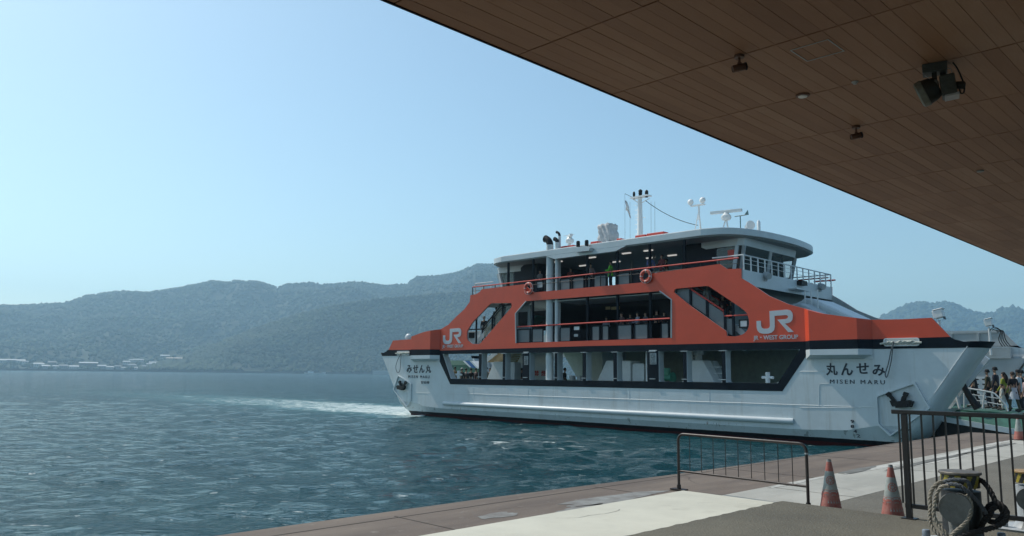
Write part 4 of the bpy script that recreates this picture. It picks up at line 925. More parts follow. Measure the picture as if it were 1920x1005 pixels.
def house(px, py, wpx, wi, ri, label):
    D = max(ground_hit(px, py+5)-25, 1995); d = sight(px, py); hl = math.hypot(d.x, d.y); ux, uy = d.x/hl, d.y/hl; w = wpx*D/FPX
    z = EYE+d.z/hl*D; hw = w/2; dep = min(max(w*.7, 9), 22); hh = min(7, max(3.5, w*.3)); rise = min(hh*.4, 3.2)
    t = thing('house', (ux*D, uy*D, 0), label or ['small pale-roofed house in the crowded village on the far shore', 'small slate-roofed house in the crowded village on the far shore', 'small tan-roofed house on the far shore'][ri], 'house', 'houses along the far shore')
    # local frame: a across the line of sight, b away
    def P(a, b, z_): return (ux*D - uy*a + ux*b, uy*D + ux*a + uy*b, z_)
    def P(a, b, z_): return (ux*D + uy*a + ux*b, uy*D - ux*a + uy*b, z_)
    bx = MB(); q = [P(-hw*.92, 0, 0), P(hw*.92, 0, 0), P(hw*.92, dep, 0), P(-hw*.92, dep, 0)]; zt = z-rise
    bx.add([(a, b, zt-hh*1.6) for a, b, _ in q]+[(a, b, zt) for a, b, _ in q], [(0,1,5,4),(1,2,6,5),(2,3,7,6),(3,0,4,7),(4,5,6,7)]); bx.build('wall', wallm[wi], t)
    rf = MB(); e = .8
    v = [P(-hw, -e, zt), P(hw, -e, zt), P(hw, dep+e, zt), P(-hw, dep+e, zt), P(-hw*.9, dep/2, z), P(hw*.9, dep/2, z)]
    rf.add(v, [(0,1,5,4),(2,3,4,5),(1,2,5),(3,0,4),(3,2,1,0)]); rf.build('roof', roofm[ri], t)
    n = max(2, int(w/5))
    for k in range(n):
        a = -hw*.8+(k+.5)*1.6*hw/n; wm_ = MB().add([P(a-.7, -.05, zt-hh*.75), P(a+.7, -.05, zt-hh*.75), P(a+.7, -.05, zt-hh*.3), P(a-.7, -.05, zt-hh*.3)], [(0,1,2,3)]); wm_.build('window', winm, t)
for a, b, w, wi, ri, l in HS: house(a/4, 560+b/4, w/4, wi, ri, l)
for a, b, w, wi, ri, l in HS2: house(400+a/3.43, 480+b/3.43, w/3.43, wi, ri, l)
# low sea wall along the far shore, breakwater, and a small boat
def far_wall(name, p0, p1, D, h, th, label, cat, m):
    a = sight(*p0); b = sight(*p1); A = Vector((a.x, a.y)).normalized()*D; B = Vector((b.x, b.y)).normalized()*D; n = (B-A).normalized(); n = Vector((-n.y, n.x))*th
    mb = MB().add([(A.x, A.y, -1), (B.x, B.y, -1), (B.x+n.x, B.y+n.y, -1), (A.x+n.x, A.y+n.y, -1), (A.x, A.y, h), (B.x, B.y, h), (B.x+n.x, B.y+n.y, h), (A.x+n.x, A.y+n.y, h)], [(0,1,5,4),(1,2,6,5),(2,3,7,6),(3,0,4,7),(4,5,6,7)])
    return tag(mb.build(name, m), label, cat)
far_wall('sea_wall', (-100, 690), (860, 690), 2000, 4, 6, 'low dark stone sea wall at the foot of the far village', 'sea wall', mat('sea_wall_stone', (.10, .10, .09), .9, var=.3, scale=.2))
far_wall('breakwater', (699, 690), (730, 690), 1500, 7.6, 5, 'pale concrete breakwater just left of the ferry stern', 'breakwater', mat('breakwater_concrete', (.5, .5, .46), .8))
d = sight(590, 690); u = Vector((d.x, d.y)).normalized(); c = u*1750; s_ = Vector((u.y, -u.x))
bt = thing('fishing_boat', (c.x, c.y, 0), 'small grey boat lying off the far shore under the hills', 'boat')
def BP(a, b, z): return (c.x+s_.x*a+u.x*b, c.y+s_.y*a+u.y*b, z)
hb = MB(); sec = [(-22, 1.5, 2.2), (-18, 3, 2.0), (0, 3.6, 1.9), (14, 2.8, 2.3), (24, .2, 3.6)]; vs = []
for a, w, z in sec: vs += [BP(a, -w, z), BP(a*.94, -w*.7, -.4), BP(a*.94, w*.7, -.4), BP(a, w, z)]
hb.add(vs, [(i*4+j, i*4+j+1, i*4+j+5, i*4+j+4) for i in range(4) for j in range(3)]+[(i*4, i*4+4, i*4+7, i*4+3) for i in range(4)]+[(0,1,2,3)]); hb.build('hull', M['white2'], bt)
cb = MB(); q = [BP(-14, -2, 0), BP(-2, -2, 0), BP(-2, 2, 0), BP(-14, 2, 0)]; cb.add([(a, b, 2) for a, b, _ in q]+[(a, b, 5) for a, b, _ in q], [(0,1,5,4),(1,2,6,5),(2,3,7,6),(3,0,4,7),(4,5,6,7)]); cb.build('cabin', M['white'], bt)

# ================================================================== QUAY
Q0 = 1.31; XQ = -8.2; YE = 29.9
def ground_mat(name, c, c2, sc, streak=None, bump=.25, bs_=30, spk=None, rough=.85):
    m = mat(name, c, rough, c2=c2, scale=sc, bump=bump, bscale=bs_, streak=streak, detail=8)
    if spk:
        n = m.node_tree; b = n.nodes['Principled BSDF']; pv = b.inputs['Base Color'].links[0].from_socket; t = n.nodes.new('ShaderNodeTexCoord')
        v = noise(n, t.outputs['Object'], spk[0], 3, None, .7); f = mathn(n, 'MULTIPLY', mathn(n, 'SUBTRACT', v, spk[1]), 6, clamp=True); n.links.new(mixc(n, mathn(n, 'MULTIPLY', f, spk[3]), pv, spk[2]), b.inputs['Base Color'])
    return m
brown = ground_mat('stained_concrete', (.185, .145, .115), (.115, .088, .072), .9, (2.2, .35, 1), .3, 45, (7, .62, (.30, .27, .24), .6))
pale = ground_mat('pale_concrete', (.43, .42, .38), (.335, .33, .30), .8, (1.5, .5, 1), .25, 40, (3, .60, (.48, .48, .45), .7))
cream = ground_mat('cream_coating', (.62, .60, .505), (.50, .485, .41), .55, None, .2, 60, (1.6, .62, (.36, .34, .28), .45))
asph = ground_mat('asphalt', (.155, .142, .108), (.105, .097, .076), .6, None, 1.0, 55, (34, .55, (.25, .235, .19), .65), .9)
asph2 = ground_mat('worn_asphalt', (.165, .155, .13), (.125, .118, .10), .5, None, .7, 45, (24, .55, (.25, .25, .22), .6), .9)
qb = MB(); qb.pxy([(-8.6, -14), (-8.46, 3), (-8.44, 8), (-8.22, 12.5), (-8.15, 18), (-8.13, YE), (16, YE), (16, -14)], -1.5, Q0); tag(qb.build('quay', brown, bevel=.03), kind='structure')
tag(MB().box(-6.28, -4.86, 10.45, YE-.3, Q0+.003, Q0+.007).build('concrete_strip', pale), kind='structure')
tag(MB().box(-4.85, 15.9, 10.36, YE-1.2, Q0+.003, Q0+.0075).build('asphalt_apron', asph2), kind='structure')
wp = MB(); rr = random.Random(5)
def blot(cx, cy, rx, ry, seed, z=Q0+.011, n=26, rough=.35):
    r = random.Random(seed); a = []; ph = [r.uniform(0, 6.28) for _ in range(5)]
    for k in range(n):
        t = 2*math.pi*k/n; s = 1+rough*(.5*math.sin(2*t+ph[0])+.35*math.sin(3*t+ph[1])+.3*math.sin(5*t+ph[2])+.2*math.sin(9*t+ph[3])); a.append((cx+rx*s*math.cos(t), cy+ry*s*math.sin(t), z))
    return a
patch = ground_mat('pale_repair_patch', (.27, .28, .27), (.17, .16, .15), 4, None, .2, 40)
for cx, cy, rx, ry, sd in ((-7.18, 9.3, .20, 1.3, 3), (-7.3, 7.1, .13, .35, 8), (-6.98, 8.3, .08, .5, 12)):
    wp.add(blot(cx, cy, rx, ry, sd, Q0+.004), [tuple(range(26))])
tag(wp.build('repair_patch', patch), kind='structure')
wl = MB()
for cx, cy, rx, ry, sd in ((-6.12, 16.8, .10, 2.2, 4), (-6.02, 21.5, .12, 2.6, 9), (-6.2, 25.5, .08, 1.8, 14), (-5.7, 19, .06, 1.5, 15), (-6.18, 13, .05, 1.2, 16)):
    wl.add(blot(cx, cy, rx, ry, sd), [tuple(range(26))])
tag(wl.build('worn_white_line', ground_mat('worn_white_paint', (.58, .575, .54), (.38, .37, .34), 7, None, .15, 40)), kind='structure')
dg = MB()
for cx, cy, rx, ry, sd in ((-5.85, 18.6, .10, 2.4, 5), (-5.9, 23.3, .11, 2.2, 19), (-6.2, 15.6, .13, .8, 29)):
    dg.add(blot(cx, cy, rx, ry, sd, Q0+.015), [tuple(range(26))])
tag(dg.build('dark_repair', ground_mat('dark_repair_strip', (.19, .19, .18), (.13, .13, .12), 3)), kind='structure')
tag(MB().box(-6.80, -5.15, -13.9, 10.50, Q0+.003, Q0+.045).build('cream_pavement', cream, bevel=.01), kind='structure')
# raised asphalt: its edge is slightly broken
ed = [(-5.14+.012*math.sin(k*1.9)+random.uniform(-.008, .008), y) for k, y in enumerate(np.linspace(-13.8, 10.33, 240))] + [(x, 10.34+.010*math.sin(x*7)+random.uniform(-.007, .007)) for x in np.linspace(-5.12, 15.8, 240)]
tag(MB().pxy(ed+[(15.8, -13.8)], Q0+.002, Q0+.10).build('asphalt', asph), kind='structure')
ZP = Q0+.10
# construction joints and dark scuffs of the slabs
jn = MB()
for y in np.arange(2.2, 29, 3.9): jn.box(-8.1, -6.285, y-.008, y+.008, Q0+.001, Q0+.0035)
for y in np.arange(12.1, 29, 4.4): jn.box(-6.27, -4.87, y-.007, y+.007, Q0+.0075, Q0+.0095)
jn.box(-8.02, -8.0, 2, 29.7, Q0+.001, Q0+.003)
def crack(x, y, L, ang, z, sd):
    r = random.Random(sd); P = [(x, y)]
    while L > 0: s = r.uniform(.05, .16); L -= s; ang += r.uniform(-.5, .5); P.append((P[-1][0]+s*math.cos(ang), P[-1][1]+s*math.sin(ang)))
    w = .0035; v = []
    for i, (a, b) in enumerate(P): v += [(a-w, b-w*.5, z), (a+w, b+w*.5, z)]
    jn.add(v, [(2*i, 2*i+1, 2*i+3, 2*i+2) for i in range(len(P)-1)])
for q in ((-7.6, 7.4, 1.6, 1.2, Q0+.003, 1), (-7.2, 11.6, 1.3, 2.2, Q0+.003, 2), (-7.8, 15, 2, 1.0, Q0+.003, 3), (-6.1, 13.2, 1.2, .4, Q0+.0095, 4), (-5.9, 16.4, 1.5, .9, Q0+.0095, 5), (-7.0, 20, 2.2, 1.9, Q0+.003, 6), (-6.4, 8.4, 1.5, -.6, Q0+.047, 7), (-6.0, 9.6, .9, .5, Q0+.047, 8)): crack(*q)
tag(jn.build('slab_joints', mat('joint_dark', (.05, .045, .04), .9)), kind='structure')
# fender timbers on the quay face
for k, y in enumerate(np.arange(4, 29, 3.2)):
    tag(MB().box(XQ-.16, XQ-.003, y-.15, y+.15, .15, 1.15).build('quay_fender', M['dark'], bevel=.03), 'black rubber fender on the seaward face of the quay', 'fender', 'fenders along the quay face')

# ------------------------------------------------------------------ linkspan and ramp
tag(MB().box(-10.7, 12, 38.7, 48, -.6, .5).box(-7.9, 12, 32.5, 38.69, -.6, .5).build('landing_pontoon', mat('pontoon_dark', (.022, .025, .026), .8, var=.3)), 'dark low landing pontoon beyond the end of the quay', 'pontoon')  # near-black colour also stands for the shadow gap under the ramp
rmp = thing('boarding_ramp', (-9, 41.9, 1), 'green-surfaced boarding ramp with white edge, lowered from the ferry bow', 'ramp')
rp_ = MB(); rp_.pxz([(-12.9, 1.74), (-9.6, 1.70), (-3.5, .85), (-3.5, .62), (-9.6, 1.35), (-12.9, 1.4)], 38.95, 44.9); rp_.build('ramp_deck', M['green'], rmp)
MB().pxz([(-12.9, 1.72), (-9.6, 1.68), (-3.5, .83), (-3.5, .6), (-9.6, 1.3), (-12.9, 1.35)], 44.9, 45).build('ramp_edge', M['white'], rmp)
NE = [(-12.2, 1.56), (-11.5, 1.47), (-8.0, .97), (-5.0, .62), (-1.0, .58)]   # lower outer edge of the flared side flap
MB().pxz(NE+[(x, z-.22) for x, z in reversed(NE)], 37.95, 38.05).build('ramp_edge', M['white'], rmp)
def dz(x): return 1.742 if x < -9.6 else max(.62, 1.742-(x+9.6)*.1394)
fl_ = MB(); A_ = [(x, 38.05, z-.01) for x, z in NE]; B_ = [(x, 39.0, dz(x)-.02) for x, z in NE]; fl_.add(A_+B_, [(i, i+1, 6+i, 5+i) for i in range(4)]); fl_.build('side_flap', M['green'], rmp, recalc=False)
MB().pxz([(x, z-.24) for x, z in NE]+[(-1.0, -.6), (-11.4, -.6)], 38.1, 38.6).build('ramp_shade_block', M['dark'], rmp)  # dark block standing in for the shadowed underside of the ramp edge
rs_ = MB()
for x in np.arange(-12.6, -4, .45): rs_.box(x-.02, x+.02, 39.1, 44.8, (1.745 if x < -9.6 else 1.70-(x+9.6)*.1394)+.0, (1.76 if x < -9.6 else 1.72-(x+9.6)*.1394))
rs_.build('tread_bars', M['grey'], rmp)
wr_ = thing('hand_rail', (-10.5, 39.0, 1.7), 'white tubular safety rail along the near edge of the green boarding ramp', 'railing')
Yr = 39.0
def rl(pts, r=.03, nm='bar'): return MB().tube([onY(*zR(*p), Yr) for p in pts], r, 8).build(nm, M['white2'], wr_)
rl([(130, 500), (130, 750)], .035, 'post'); rl([(402, 530), (378, 760)], .035, 'post'); rl([(172, 488), (482, 540), (538, 560), (700, 718), (718, 800)], .035, 'top_rail')
rl([(150, 560), (420, 600), (590, 625)], .02); rl([(150, 630), (400, 668), (655, 715)], .02); rl([(150, 700), (380, 738)], .02)

# ================================================================== QUAYSIDE OBJECTS
# low tubular barrier
A = Vector((-7.0, 10.70, Q0)); B = Vector((-4.86, 10.52, Q0)); br = thing('tube_barrier', A, 'low brown tubular barrier with nine thin bars, standing across the quay edge', 'barrier')
AT = onY(1268, 815, 10.70); BT = onY(1504, 834, 10.52); hz = .86
top = Vector((0, 0, 1)); P0 = Vector((A.x, A.y, A.z)); d = (B-A); L = d.length; d.normalize(); r = .021
path = [P0+Vector((0, 0, .02)), P0+Vector((0, 0, hz-.1))]
for k in range(1, 6): t = R(90)*k/5; path.append(P0+Vector((0, 0, hz-.1+.1*math.sin(t)))+d*.1*(1-math.cos(t)))
q = [B+Vector((0, 0, .02)), B+Vector((0, 0, hz-.1))]
for k in range(1, 6): t = R(90)*k/5; q.append(B+Vector((0, 0, hz-.1+.1*math.sin(t)))-d*.1*(1-math.cos(t)))
MB().tube(path+q[::-1], r, 12).build('frame', M['steel'], br)
MB().tube([A+Vector((0, 0, .30)), B+Vector((0, 0, .30))], .017, 10).build('lower_rail', M['steel'], br)
for k in range(9):
    p = A+d*(L*(k+1)/10); MB().tube([p+Vector((0, 0, .30)), p+Vector((0, 0, hz))], .006, 6).build('bar', M['steel'], br)
for p in (A, B):
    MB().box(p.x-.12, p.x+.12, p.y-.07, p.y+.07, Q0+.008, Q0+.03).lathe((p.x, p.y, Q0+.03), [(.032, 0), (.032, .06)], 12).build('foot', M['steel'], br)
MB().lathe((B.x, B.y, Q0+hz-.135), [(.0235, 0), (.0235, .02)], 12).build('joint_ring', M['grey'], br)
# dark railing on the raised asphalt
fn_ = thing('railing', (-3.48, 10.30, ZP), 'dark painted steel railing with close upright bars behind the mooring bollard', 'railing')
Yf = 10.22; FB = 4.2
def fz(z): return z
MB().box(-3.62, FB, Yf-.03, Yf+.03, 2.635, 2.685).build('top_rail', M['fence'], fn_, bevel=.006)
MB().box(-3.52, FB, Yf-.02, Yf+.02, 1.535, 1.585).build('lower_rail', M['fence'], fn_, bevel=.004)
for x in (-3.48, -1.4, .7, 2.8):
    MB().box(x-.033, x+.033, Yf-.028, Yf+.028, ZP, 2.634).box(x-.08, x+.08, Yf-.07, Yf+.07, ZP, ZP+.012).build('post', M['fence'], fn_, bevel=.004)
k = 0; x = -3.545
while x < FB:
    MB().box(x-.009, x+.009, Yf-.009, Yf+.009, 1.586, 2.634).build('bar', M['fence'], fn_); x += .131 if k else .125; k += 1
    if k > 60: break
# traffic cones
cone_o = mat('cone_red', (.34, .080, .060), .65, c2=(.40, .17, .14), scale=9); cone_w = mat('cone_white', (.38, .41, .39), .6, var=.35, scale=9); cone_g = mat('cone_grey_top', (.35, .36, .36), .6, var=.3, scale=20)
def cone(loc, label, H=.70, detail=True, top=True):
    t = thing('traffic_cone', loc, label, 'traffic cone', 'traffic cones on the quay'); x, y, z = loc
    def rad(h): return .143*(1-h/H)+.026*(h/H)
    rb = MB().box(x-.185, x+.185, y-.185, y+.185, z, z+.02); rb.build('base', M['dark'], t, bevel=.012)
    segs = [(.02, .21, cone_o), (.21, H-.15, cone_w), (H-.15, H-.03, cone_o), (H-.03, H, cone_g)] if top else [(.02, .25, cone_o), (.25, .60, cone_w), (.60, H, cone_o)]
    b = MB(); ms = []
    for i, (h0, h1, m_) in enumerate(segs): ms.append(m_); b.lathe((x, y, z), [(rad(h0), h0), (rad(h1), h1)], 28, i)
    b.lathe((x, y, z), [(rad(H), H), (.012, H), (.01, H-.02)], 20, len(segs)-1)
    body = b.build('body', ms, t)
    if detail:   # scalloped hem, wheel-like emblem and remains of lettering facing the camera
        em = MB(); ca = -math.pi/4-.05
        def on(a, h, o=.003):  r_ = rad(h)+o; return (x+r_*math.cos(a), y+r_*math.sin(a), z+h)
        def arc(ac, hc, R_, w, a0, a1, n=16):
            v = []
            for k in range(n+1):
                t_ = a0+(a1-a0)*k/n
                for rr_ in (R_-w/2, R_+w/2): hh = hc+rr_*math.sin(t_); v.append(on(ac+rr_*math.cos(t_)/rad(hc), hh))
            em.add(v, [(2*k, 2*k+1, 2*k+3, 2*k+2) for k in range(n)])
        arc(ca-.25, .40, .05, .009, 0, 2*math.pi, 22); arc(ca-.25, .40, .022, .007, 0, 2*math.pi, 14)
        for k in range(8):
            a = math.pi*k/4; p = []
            for rr_ in (.02, .05): 
                for s in (-.004, .004): p.append(on(ca-.25+(rr_*math.cos(a)-s*math.sin(a))/rad(.4), .40+rr_*math.sin(a)+s*math.cos(a)))
            em.add(p, [(0, 1, 3, 2)])
        for k in range(7): arc(ca+2*math.pi*k/7-.8, .18, .062, .03, .1, math.pi-.1, 10); arc(ca+2*math.pi*k/7-.8, .18, .10, .006, .15, math.pi-.15, 10)
        em.build('emblem', cone_o, t); lt_ = MB()
        for k in range(5):
            a = ca-.6+.28*k; v = [on(a, .11, .006), on(a+.12, .11, .006), on(a+.12, .15, .006), on(a, .15, .006)]; lt_.add([v[0], on(a+.04, .11, .006), on(a+.04, .15, .006), v[3]], [(0, 1, 2, 3)]); lt_.add([on(a+.04, .12, .006), on(a+.13, .11, .006), on(a+.13, .125, .006), on(a+.06, .14, .006)], [(0, 1, 2, 3)])
        lt_.build('faded_lettering', cone_w, t)
    return t
cone((-4.60, 10.62, Q0+.008), 'worn red and white traffic cone beside the barrier, left of the other near cone', .665)
cone((-3.80, 10.58, Q0+.008), 'worn red and white traffic cone next to the railing post', .665)
cone((-6.10, 27.2, Q0+.008), 'small distant traffic cone at the far end of the quay by the ramp', .70, False, False)
cone((-4.35, 30.6-1.9, Q0+.008), 'distant traffic cone at the right frame edge, seen through the railing', .70, False, False)

# mooring bollards
bol_g = mat('bollard_grey', (.20, .205, .20), .55, .1, var=.25, scale=14, bump=.25, bscale=70); bol_k = mat('bollard_black', (.018, .018, .019), .5, var=.4, scale=12); bol_y = mat('bollard_yellow', (.34, .27, .03), .5, var=.2, scale=14); boltm = mat('bolt_blue_grey', (.22, .26, .31), .45, .2, var=.2, scale=20)
bol_top = mat('bollard_cap_rusty', (.19, .17, .15), .5, .2, var=.45, scale=18, bump=.2, bscale=60); bol_b = mat('bollard_base_grey', (.42, .45, .48), .5, var=.2, scale=9)
def bollard(loc, label, face, base_m, capm):
    x, y, z = loc; t = thing('mooring_bollard', loc, label, 'bollard', 'mooring bollards on the quay')
    MB().lathe((x, y, z), [(.22, .19), (.20, .21), (.18, .24), (.17, .26), (.162, .28), (.158, .66)], 36).build('body', base_m, t)
    MB().lathe((x, y, z+.80), [(.155, 0), (.174, .010), (.174, .024), (.168, .030), (0.01, .036)], 40).build('cap', capm, t)
    st = MB(); n = 160; h0, h1 = .695, .80
    for i in range(n):
        a0 = 2*math.pi*i/n; a1 = 2*math.pi*(i+1)/n
        for j in range(6):
            s0, s1 = j/6, (j+1)/6; mid = (i+.5- (s0+s1)/2*9) % 16
            f = lambda a, s: (x+.155*math.cos(a), y+.155*math.sin(a), z+lerp(h0, h1, s))
            st.add([f(a0, s0), f(a1, s0), f(a1, s1), f(a0, s1)], [(0, 1, 2, 3)], 0 if mid < 7.5 else 1)
    st.build('warning_band', [bol_y, bol_k], t)
    fd = Vector((math.cos(face), math.sin(face), 0)); hc = Vector((x, y, z+.555))
    hn = MB().lathe(hc, [(.11, .10), (.11, .24), (.12, .25), (.131, .27), (.134, .30), (.130, .312)], 36, ax=fd-Vector((0, 0, .05))); hn.build('horn', bol_g, t)
    c2_ = Vector((x, y, z))+fd*.20; MB().lathe(c2_, [(.13, 0.19), (.105, .21), (.09, .26), (.075, .34), (.085, .46)], 24).build('neck', bol_g, t)
    pl = MB().lathe((x, y, z), [(.40, 0), (.39, .19), (.37, .20)], 40); pl.build('base_plate', bol_b, t)
    for da in (-62, -152, 58, 118, -2, 178):
        a = face+R(da); cx, cy = x+.31*math.cos(a), y+.31*math.sin(a)
        MB().lathe((cx, cy, z+.20), [(.038, 0), (.038, .05), (.034, .052), (.034, .10), (.028, .108), (.004, .11)], 12).build('bolt', boltm, t)
    return t
BL = onZ(1799, 882, ZP+.836); BL.z = ZP; face = math.atan2(-7.2, 1.5) - R(6)
view = math.atan2(-BL.y, -BL.x)
bollard(BL, 'grey mooring bollard with yellow and black band, wrapped in thick rope, in the right foreground', view-R(9), bol_k, bol_top)
bollard(Vector((-2.33, 10.75, 1.204)), 'second mooring bollard with yellow and black band, cut off by the right frame edge', math.atan2(-12.3, 2.0), bol_b, mat('bollard_cap_orange', (.42, .27, .12), .5, var=.3, scale=9))
# rope
ropeL = mat('rope_cream', (.40, .36, .30), .85, var=.35, scale=22, bump=.6, bscale=90); ropeB = mat('rope_blue_grey', (.12, .135, .16), .85, var=.3, scale=22, bump=.6, bscale=90); ropeD = mat('rope_dark', (.035, .033, .035), .85, var=.3, scale=22, bump=.5, bscale=90)
def cat(pts, n=14):
    P = [Vector(p) for p in pts]; out = []
    for i in range(len(P)-1):
        a, b, c, d = P[max(0, i-1)], P[i], P[i+1], P[min(len(P)-1, i+2)]
        for k in range(n): t = k/n; out.append(.5*((2*b)+(c-a)*t+(2*a-5*b+4*c-d)*t*t+(3*b-a-3*c+d)*t**3))
    return out+[P[-1]]
def rope(name, pts, Rr, m, label, pitch=.11, n=18):
    P = cat(pts, n); b = MB(); s = 0; ph = []
    for i, p in enumerate(P):
        if i: s += (p-P[i-1]).length
        ph.append(s/pitch*2*math.pi)
    N = None; fr_ = []
    for i, p in enumerate(P):
        t = (P[min(i+1, len(P)-1)]-P[max(i-1, 0)]).normalized()
        if N is None: N = t.orthogonal()
        N = (N-t*N.dot(t)).normalized(); fr_.append((N.copy(), t.cross(N)))
    for k in range(3):
        b.tube([p+(f[0]*math.cos(a+k*2.094)+f[1]*math.sin(a+k*2.094))*Rr*.52 for p, f, a in zip(P, fr_, ph)], Rr*.56, 8)
    return tag(b.build(name, m), label, 'rope', 'ropes on the foreground bollard')
fdir = Vector((math.cos(view-R(4)), math.sin(view-R(4)), 0)); sdir = Vector((-fdir.y, fdir.x, 0))  # sdir: to the right as seen from the camera is -sdir or +sdir
if sdir.dot(RT) < 0: sdir = -sdir
def bp_(s, f, h): return BL+sdir*s+fdir*f+Vector((0, 0, h))
def rv(x, y, f):   # a point of the rope: sight line met with the upright plane f metres in front of the bollard axis
    d = sight(1650+x/5.585, 825+y/5.585); k = ((BL+fdir*f)-Vector((0, 0, EYE))).dot(fdir)/d.dot(fdir); return Vector((0, 0, EYE))+d*k
def rp_path(p): return [rv(*q) for q in p]
rope('rope', rp_path([(700,440,.20),(640,440,.24),(585,470,.26),(540,530,.26),(522,610,.26),(528,690,.27),(522,780,.28),(528,870,.30),(565,940,.32),(630,1000,.33),(720,1060,.33)]), .017, ropeL, 'cream frayed rope hanging down the left side of the bollard')
rope('rope', rp_path([(720,478,.30),(650,490,.31),(605,540,.32),(585,610,.32),(568,700,.32),(565,790,.33),(605,880,.34),(670,955,.36),(760,1040,.36),(900,1060,.34)]), .016, ropeL, 'inner cream rope looping under the bollard horn')
rope('rope', rp_path([(905,575,.28),(948,650,.30),(952,740,.31),(925,825,.33),(862,900,.35),(800,950,.36),(720,1030,.37)]), .016, ropeL, 'cream rope crossing diagonally below the bollard horn')
rope('rope', rp_path([(640,455,.22),(700,428,.24),(775,416,.25),(855,420,.25),(915,435,.24),(940,490,.22),(950,560,.18)]), .017, ropeB, 'blue-grey rope wound over the top of the bollard horn')
rope('rope', rp_path([(690,470,.28),(755,462,.30),(835,478,.31),(910,535,.30),(990,610,.27),(1060,690,.24),(1110,770,.2)]), .017, ropeB, 'second blue-grey rope turn behind the first on the bollard horn')
rope('rope', rp_path([(960,400,-.15),(1060,425,0),(1120,480,.08),(1170,560,.12),(1210,640,.14),(1285,690,.15),(1330,760,.15),(1310,850,.16),(1230,900,.2),(1120,935,.28),(1000,965,.33),(880,995,.36),(780,1040,.37)]), .022, ropeD, 'thick black rope coiled at the right side of the bollard')
rope('rope', rp_path([(1240,660,.05),(1160,680,.06),(1110,740,.07),(1120,820,.08),(1180,860,.1),(1250,840,.1),(1290,770,.1),(1250,700,.1),(1180,720,.12),(1140,800,.14),(1080,860,.16),(1040,960,.1)]), .024, ropeD, 'dark coil of rope lying against the right side of the bollard behind the black rope')
# ================================================================== CANOPY
ZC = 4.90; XE = -3.08
cn = thing('terminal_canopy', (2, 12, ZC), 'deep flat canopy of the terminal with a dark wooden plank soffit', 'canopy')
pk = MB(); r3 = random.Random(11); x = XE; ys = [-6+.887*k+.0 for k in range(0, 46)]; off = 3.11-(-6) ; y00 = 3.11-.887*11
while x < 7:
    w = .088
    for k in range(42):
        ya = y00+.887*k; pk.box(x+.0012, x+w-.0012, ya+.0045, ya+.887-.0045, ZC+r3.uniform(0, .0022), ZC+.02)
    x += w
wm2 = bpy.data.materials.new('plank_wood'); wm2.use_nodes = True; n = wm2.node_tree; b = n.nodes['Principled BSDF']; b.inputs['Roughness'].default_value = .55
g2 = n.nodes.new('ShaderNodeNewGeometry'); t2 = n.nodes.new('ShaderNodeTexCoord'); gr = noise(n, t2.outputs['Object'], 14, 6, (7, .5, 1), .65); st2_ = noise(n, t2.outputs['Object'], .7, 4, (1.3, .5, 1))
rp = n.nodes.new('ShaderNodeValToRGB'); rp.color_ramp.elements[0].color = (.20, .088, .040, 1); rp.color_ramp.elements[1].color = (.46, .31, .21, 1)
e_ = rp.color_ramp.elements.new(.45); e_.color = (.31, .16, .085, 1)
n.links.new(mathn(n, 'ADD', mathn(n, 'ADD', mathn(n, 'MULTIPLY', g2.outputs['Random Per Island'], .30), mathn(n, 'MULTIPLY', gr, .35)), mathn(n, 'MULTIPLY_ADD', st2_, .9, -.42), clamp=True), rp.inputs[0]); n.links.new(rp.outputs[0], b.inputs['Base Color'])
bp2 = n.nodes.new('ShaderNodeBump'); bp2.inputs['Strength'].default_value = .3; bp2.inputs['Distance'].default_value = .004; n.links.new(gr, bp2.inputs['Height']); n.links.new(bp2.outputs[0], b.inputs['Normal'])
pk.build('plank_soffit', wm2, cn, recalc=False)
MB().box(XE, 7.1, y00, y00+.887*42, ZC+.021, ZC+.32).build('roof_slab', M['dark'], cn)
MB().box(XE-.012, XE-.001, y00, y00+.887*42, ZC-.006, ZC+.34).build('edge_trim', M['navy'], cn)
hc = MB(); hp = [onZ(*p, ZC-.004) for p in [(1482, 94), (1553, 74), (1583, 96), (1515, 115)]]
hx0, hx1, hy0, hy1 = -1.91, -1.69, 4.12, 4.34
for q in ((hx0, hx1, hy0, hy0+.006), (hx0, hx1, hy1-.006, hy1), (hx0, hx0+.006, hy0+.006, hy1-.006), (hx1-.006, hx1, hy0+.006, hy1-.006)): hc.box(*q, ZC-.003, ZC-.0005)
hc.build('hatch_frame', M['grey'], cn)
lmat = mat('spot_brown', (.14, .075, .05), .45, .2, var=.2)
def spot(px_, py_, label, y):
    p = onZ(px_, py_, ZC); t = thing('spotlight', p, label, 'spotlight', 'spotlights under the canopy'); t.scale = (.7,)*3; x, y, z = p
    MB().lathe((x, y, z), [(.040, -.022), (.042, -.016), (.042, 0)], 20).tube([(x, y, z), (x, y, z-.075)], .010, 8).box(x-.012, x+.012, y-.012, y+.012, z-.10, z-.06).build('mount', lmat, t)
    ax = Vector((-.62, -.62, -.22)).normalized(); c = Vector((x, y, z-.105)); MB().lathe(c-ax*.045, [(.026, 0), (.030, .006), (.030, .10), (.027, .105), (.024, .10)], 24, ax=ax).build('barrel', lmat, t)
    MB().lathe(c-ax*.062, [(.020, 0), (.033, .004), (.033, .012), (.018, .016)], 20, ax=ax).build('hood', M['dark'], t)
spot(1386, 104, 'brown cylindrical spotlight on the soffit nearer the camera, left of the ceiling hatch', 4); spot(1605, 237, 'brown cylindrical spotlight on the soffit, farther along below the floodlight', 5.7)
p = onZ(1505, 178, ZC); t = thing('downlight', p, 'small round dome light on the canopy soffit', 'ceiling light'); MB().lathe(p, [(.044, 0), (.044, -.008), (.036, -.010)], 24).build('collar', lmat, t); MB().lathe(p-Vector((0, 0, .009)), [(.030, 0), (.028, -.006), (.004, -.010)], 20).build('lens', M['white2'], t)
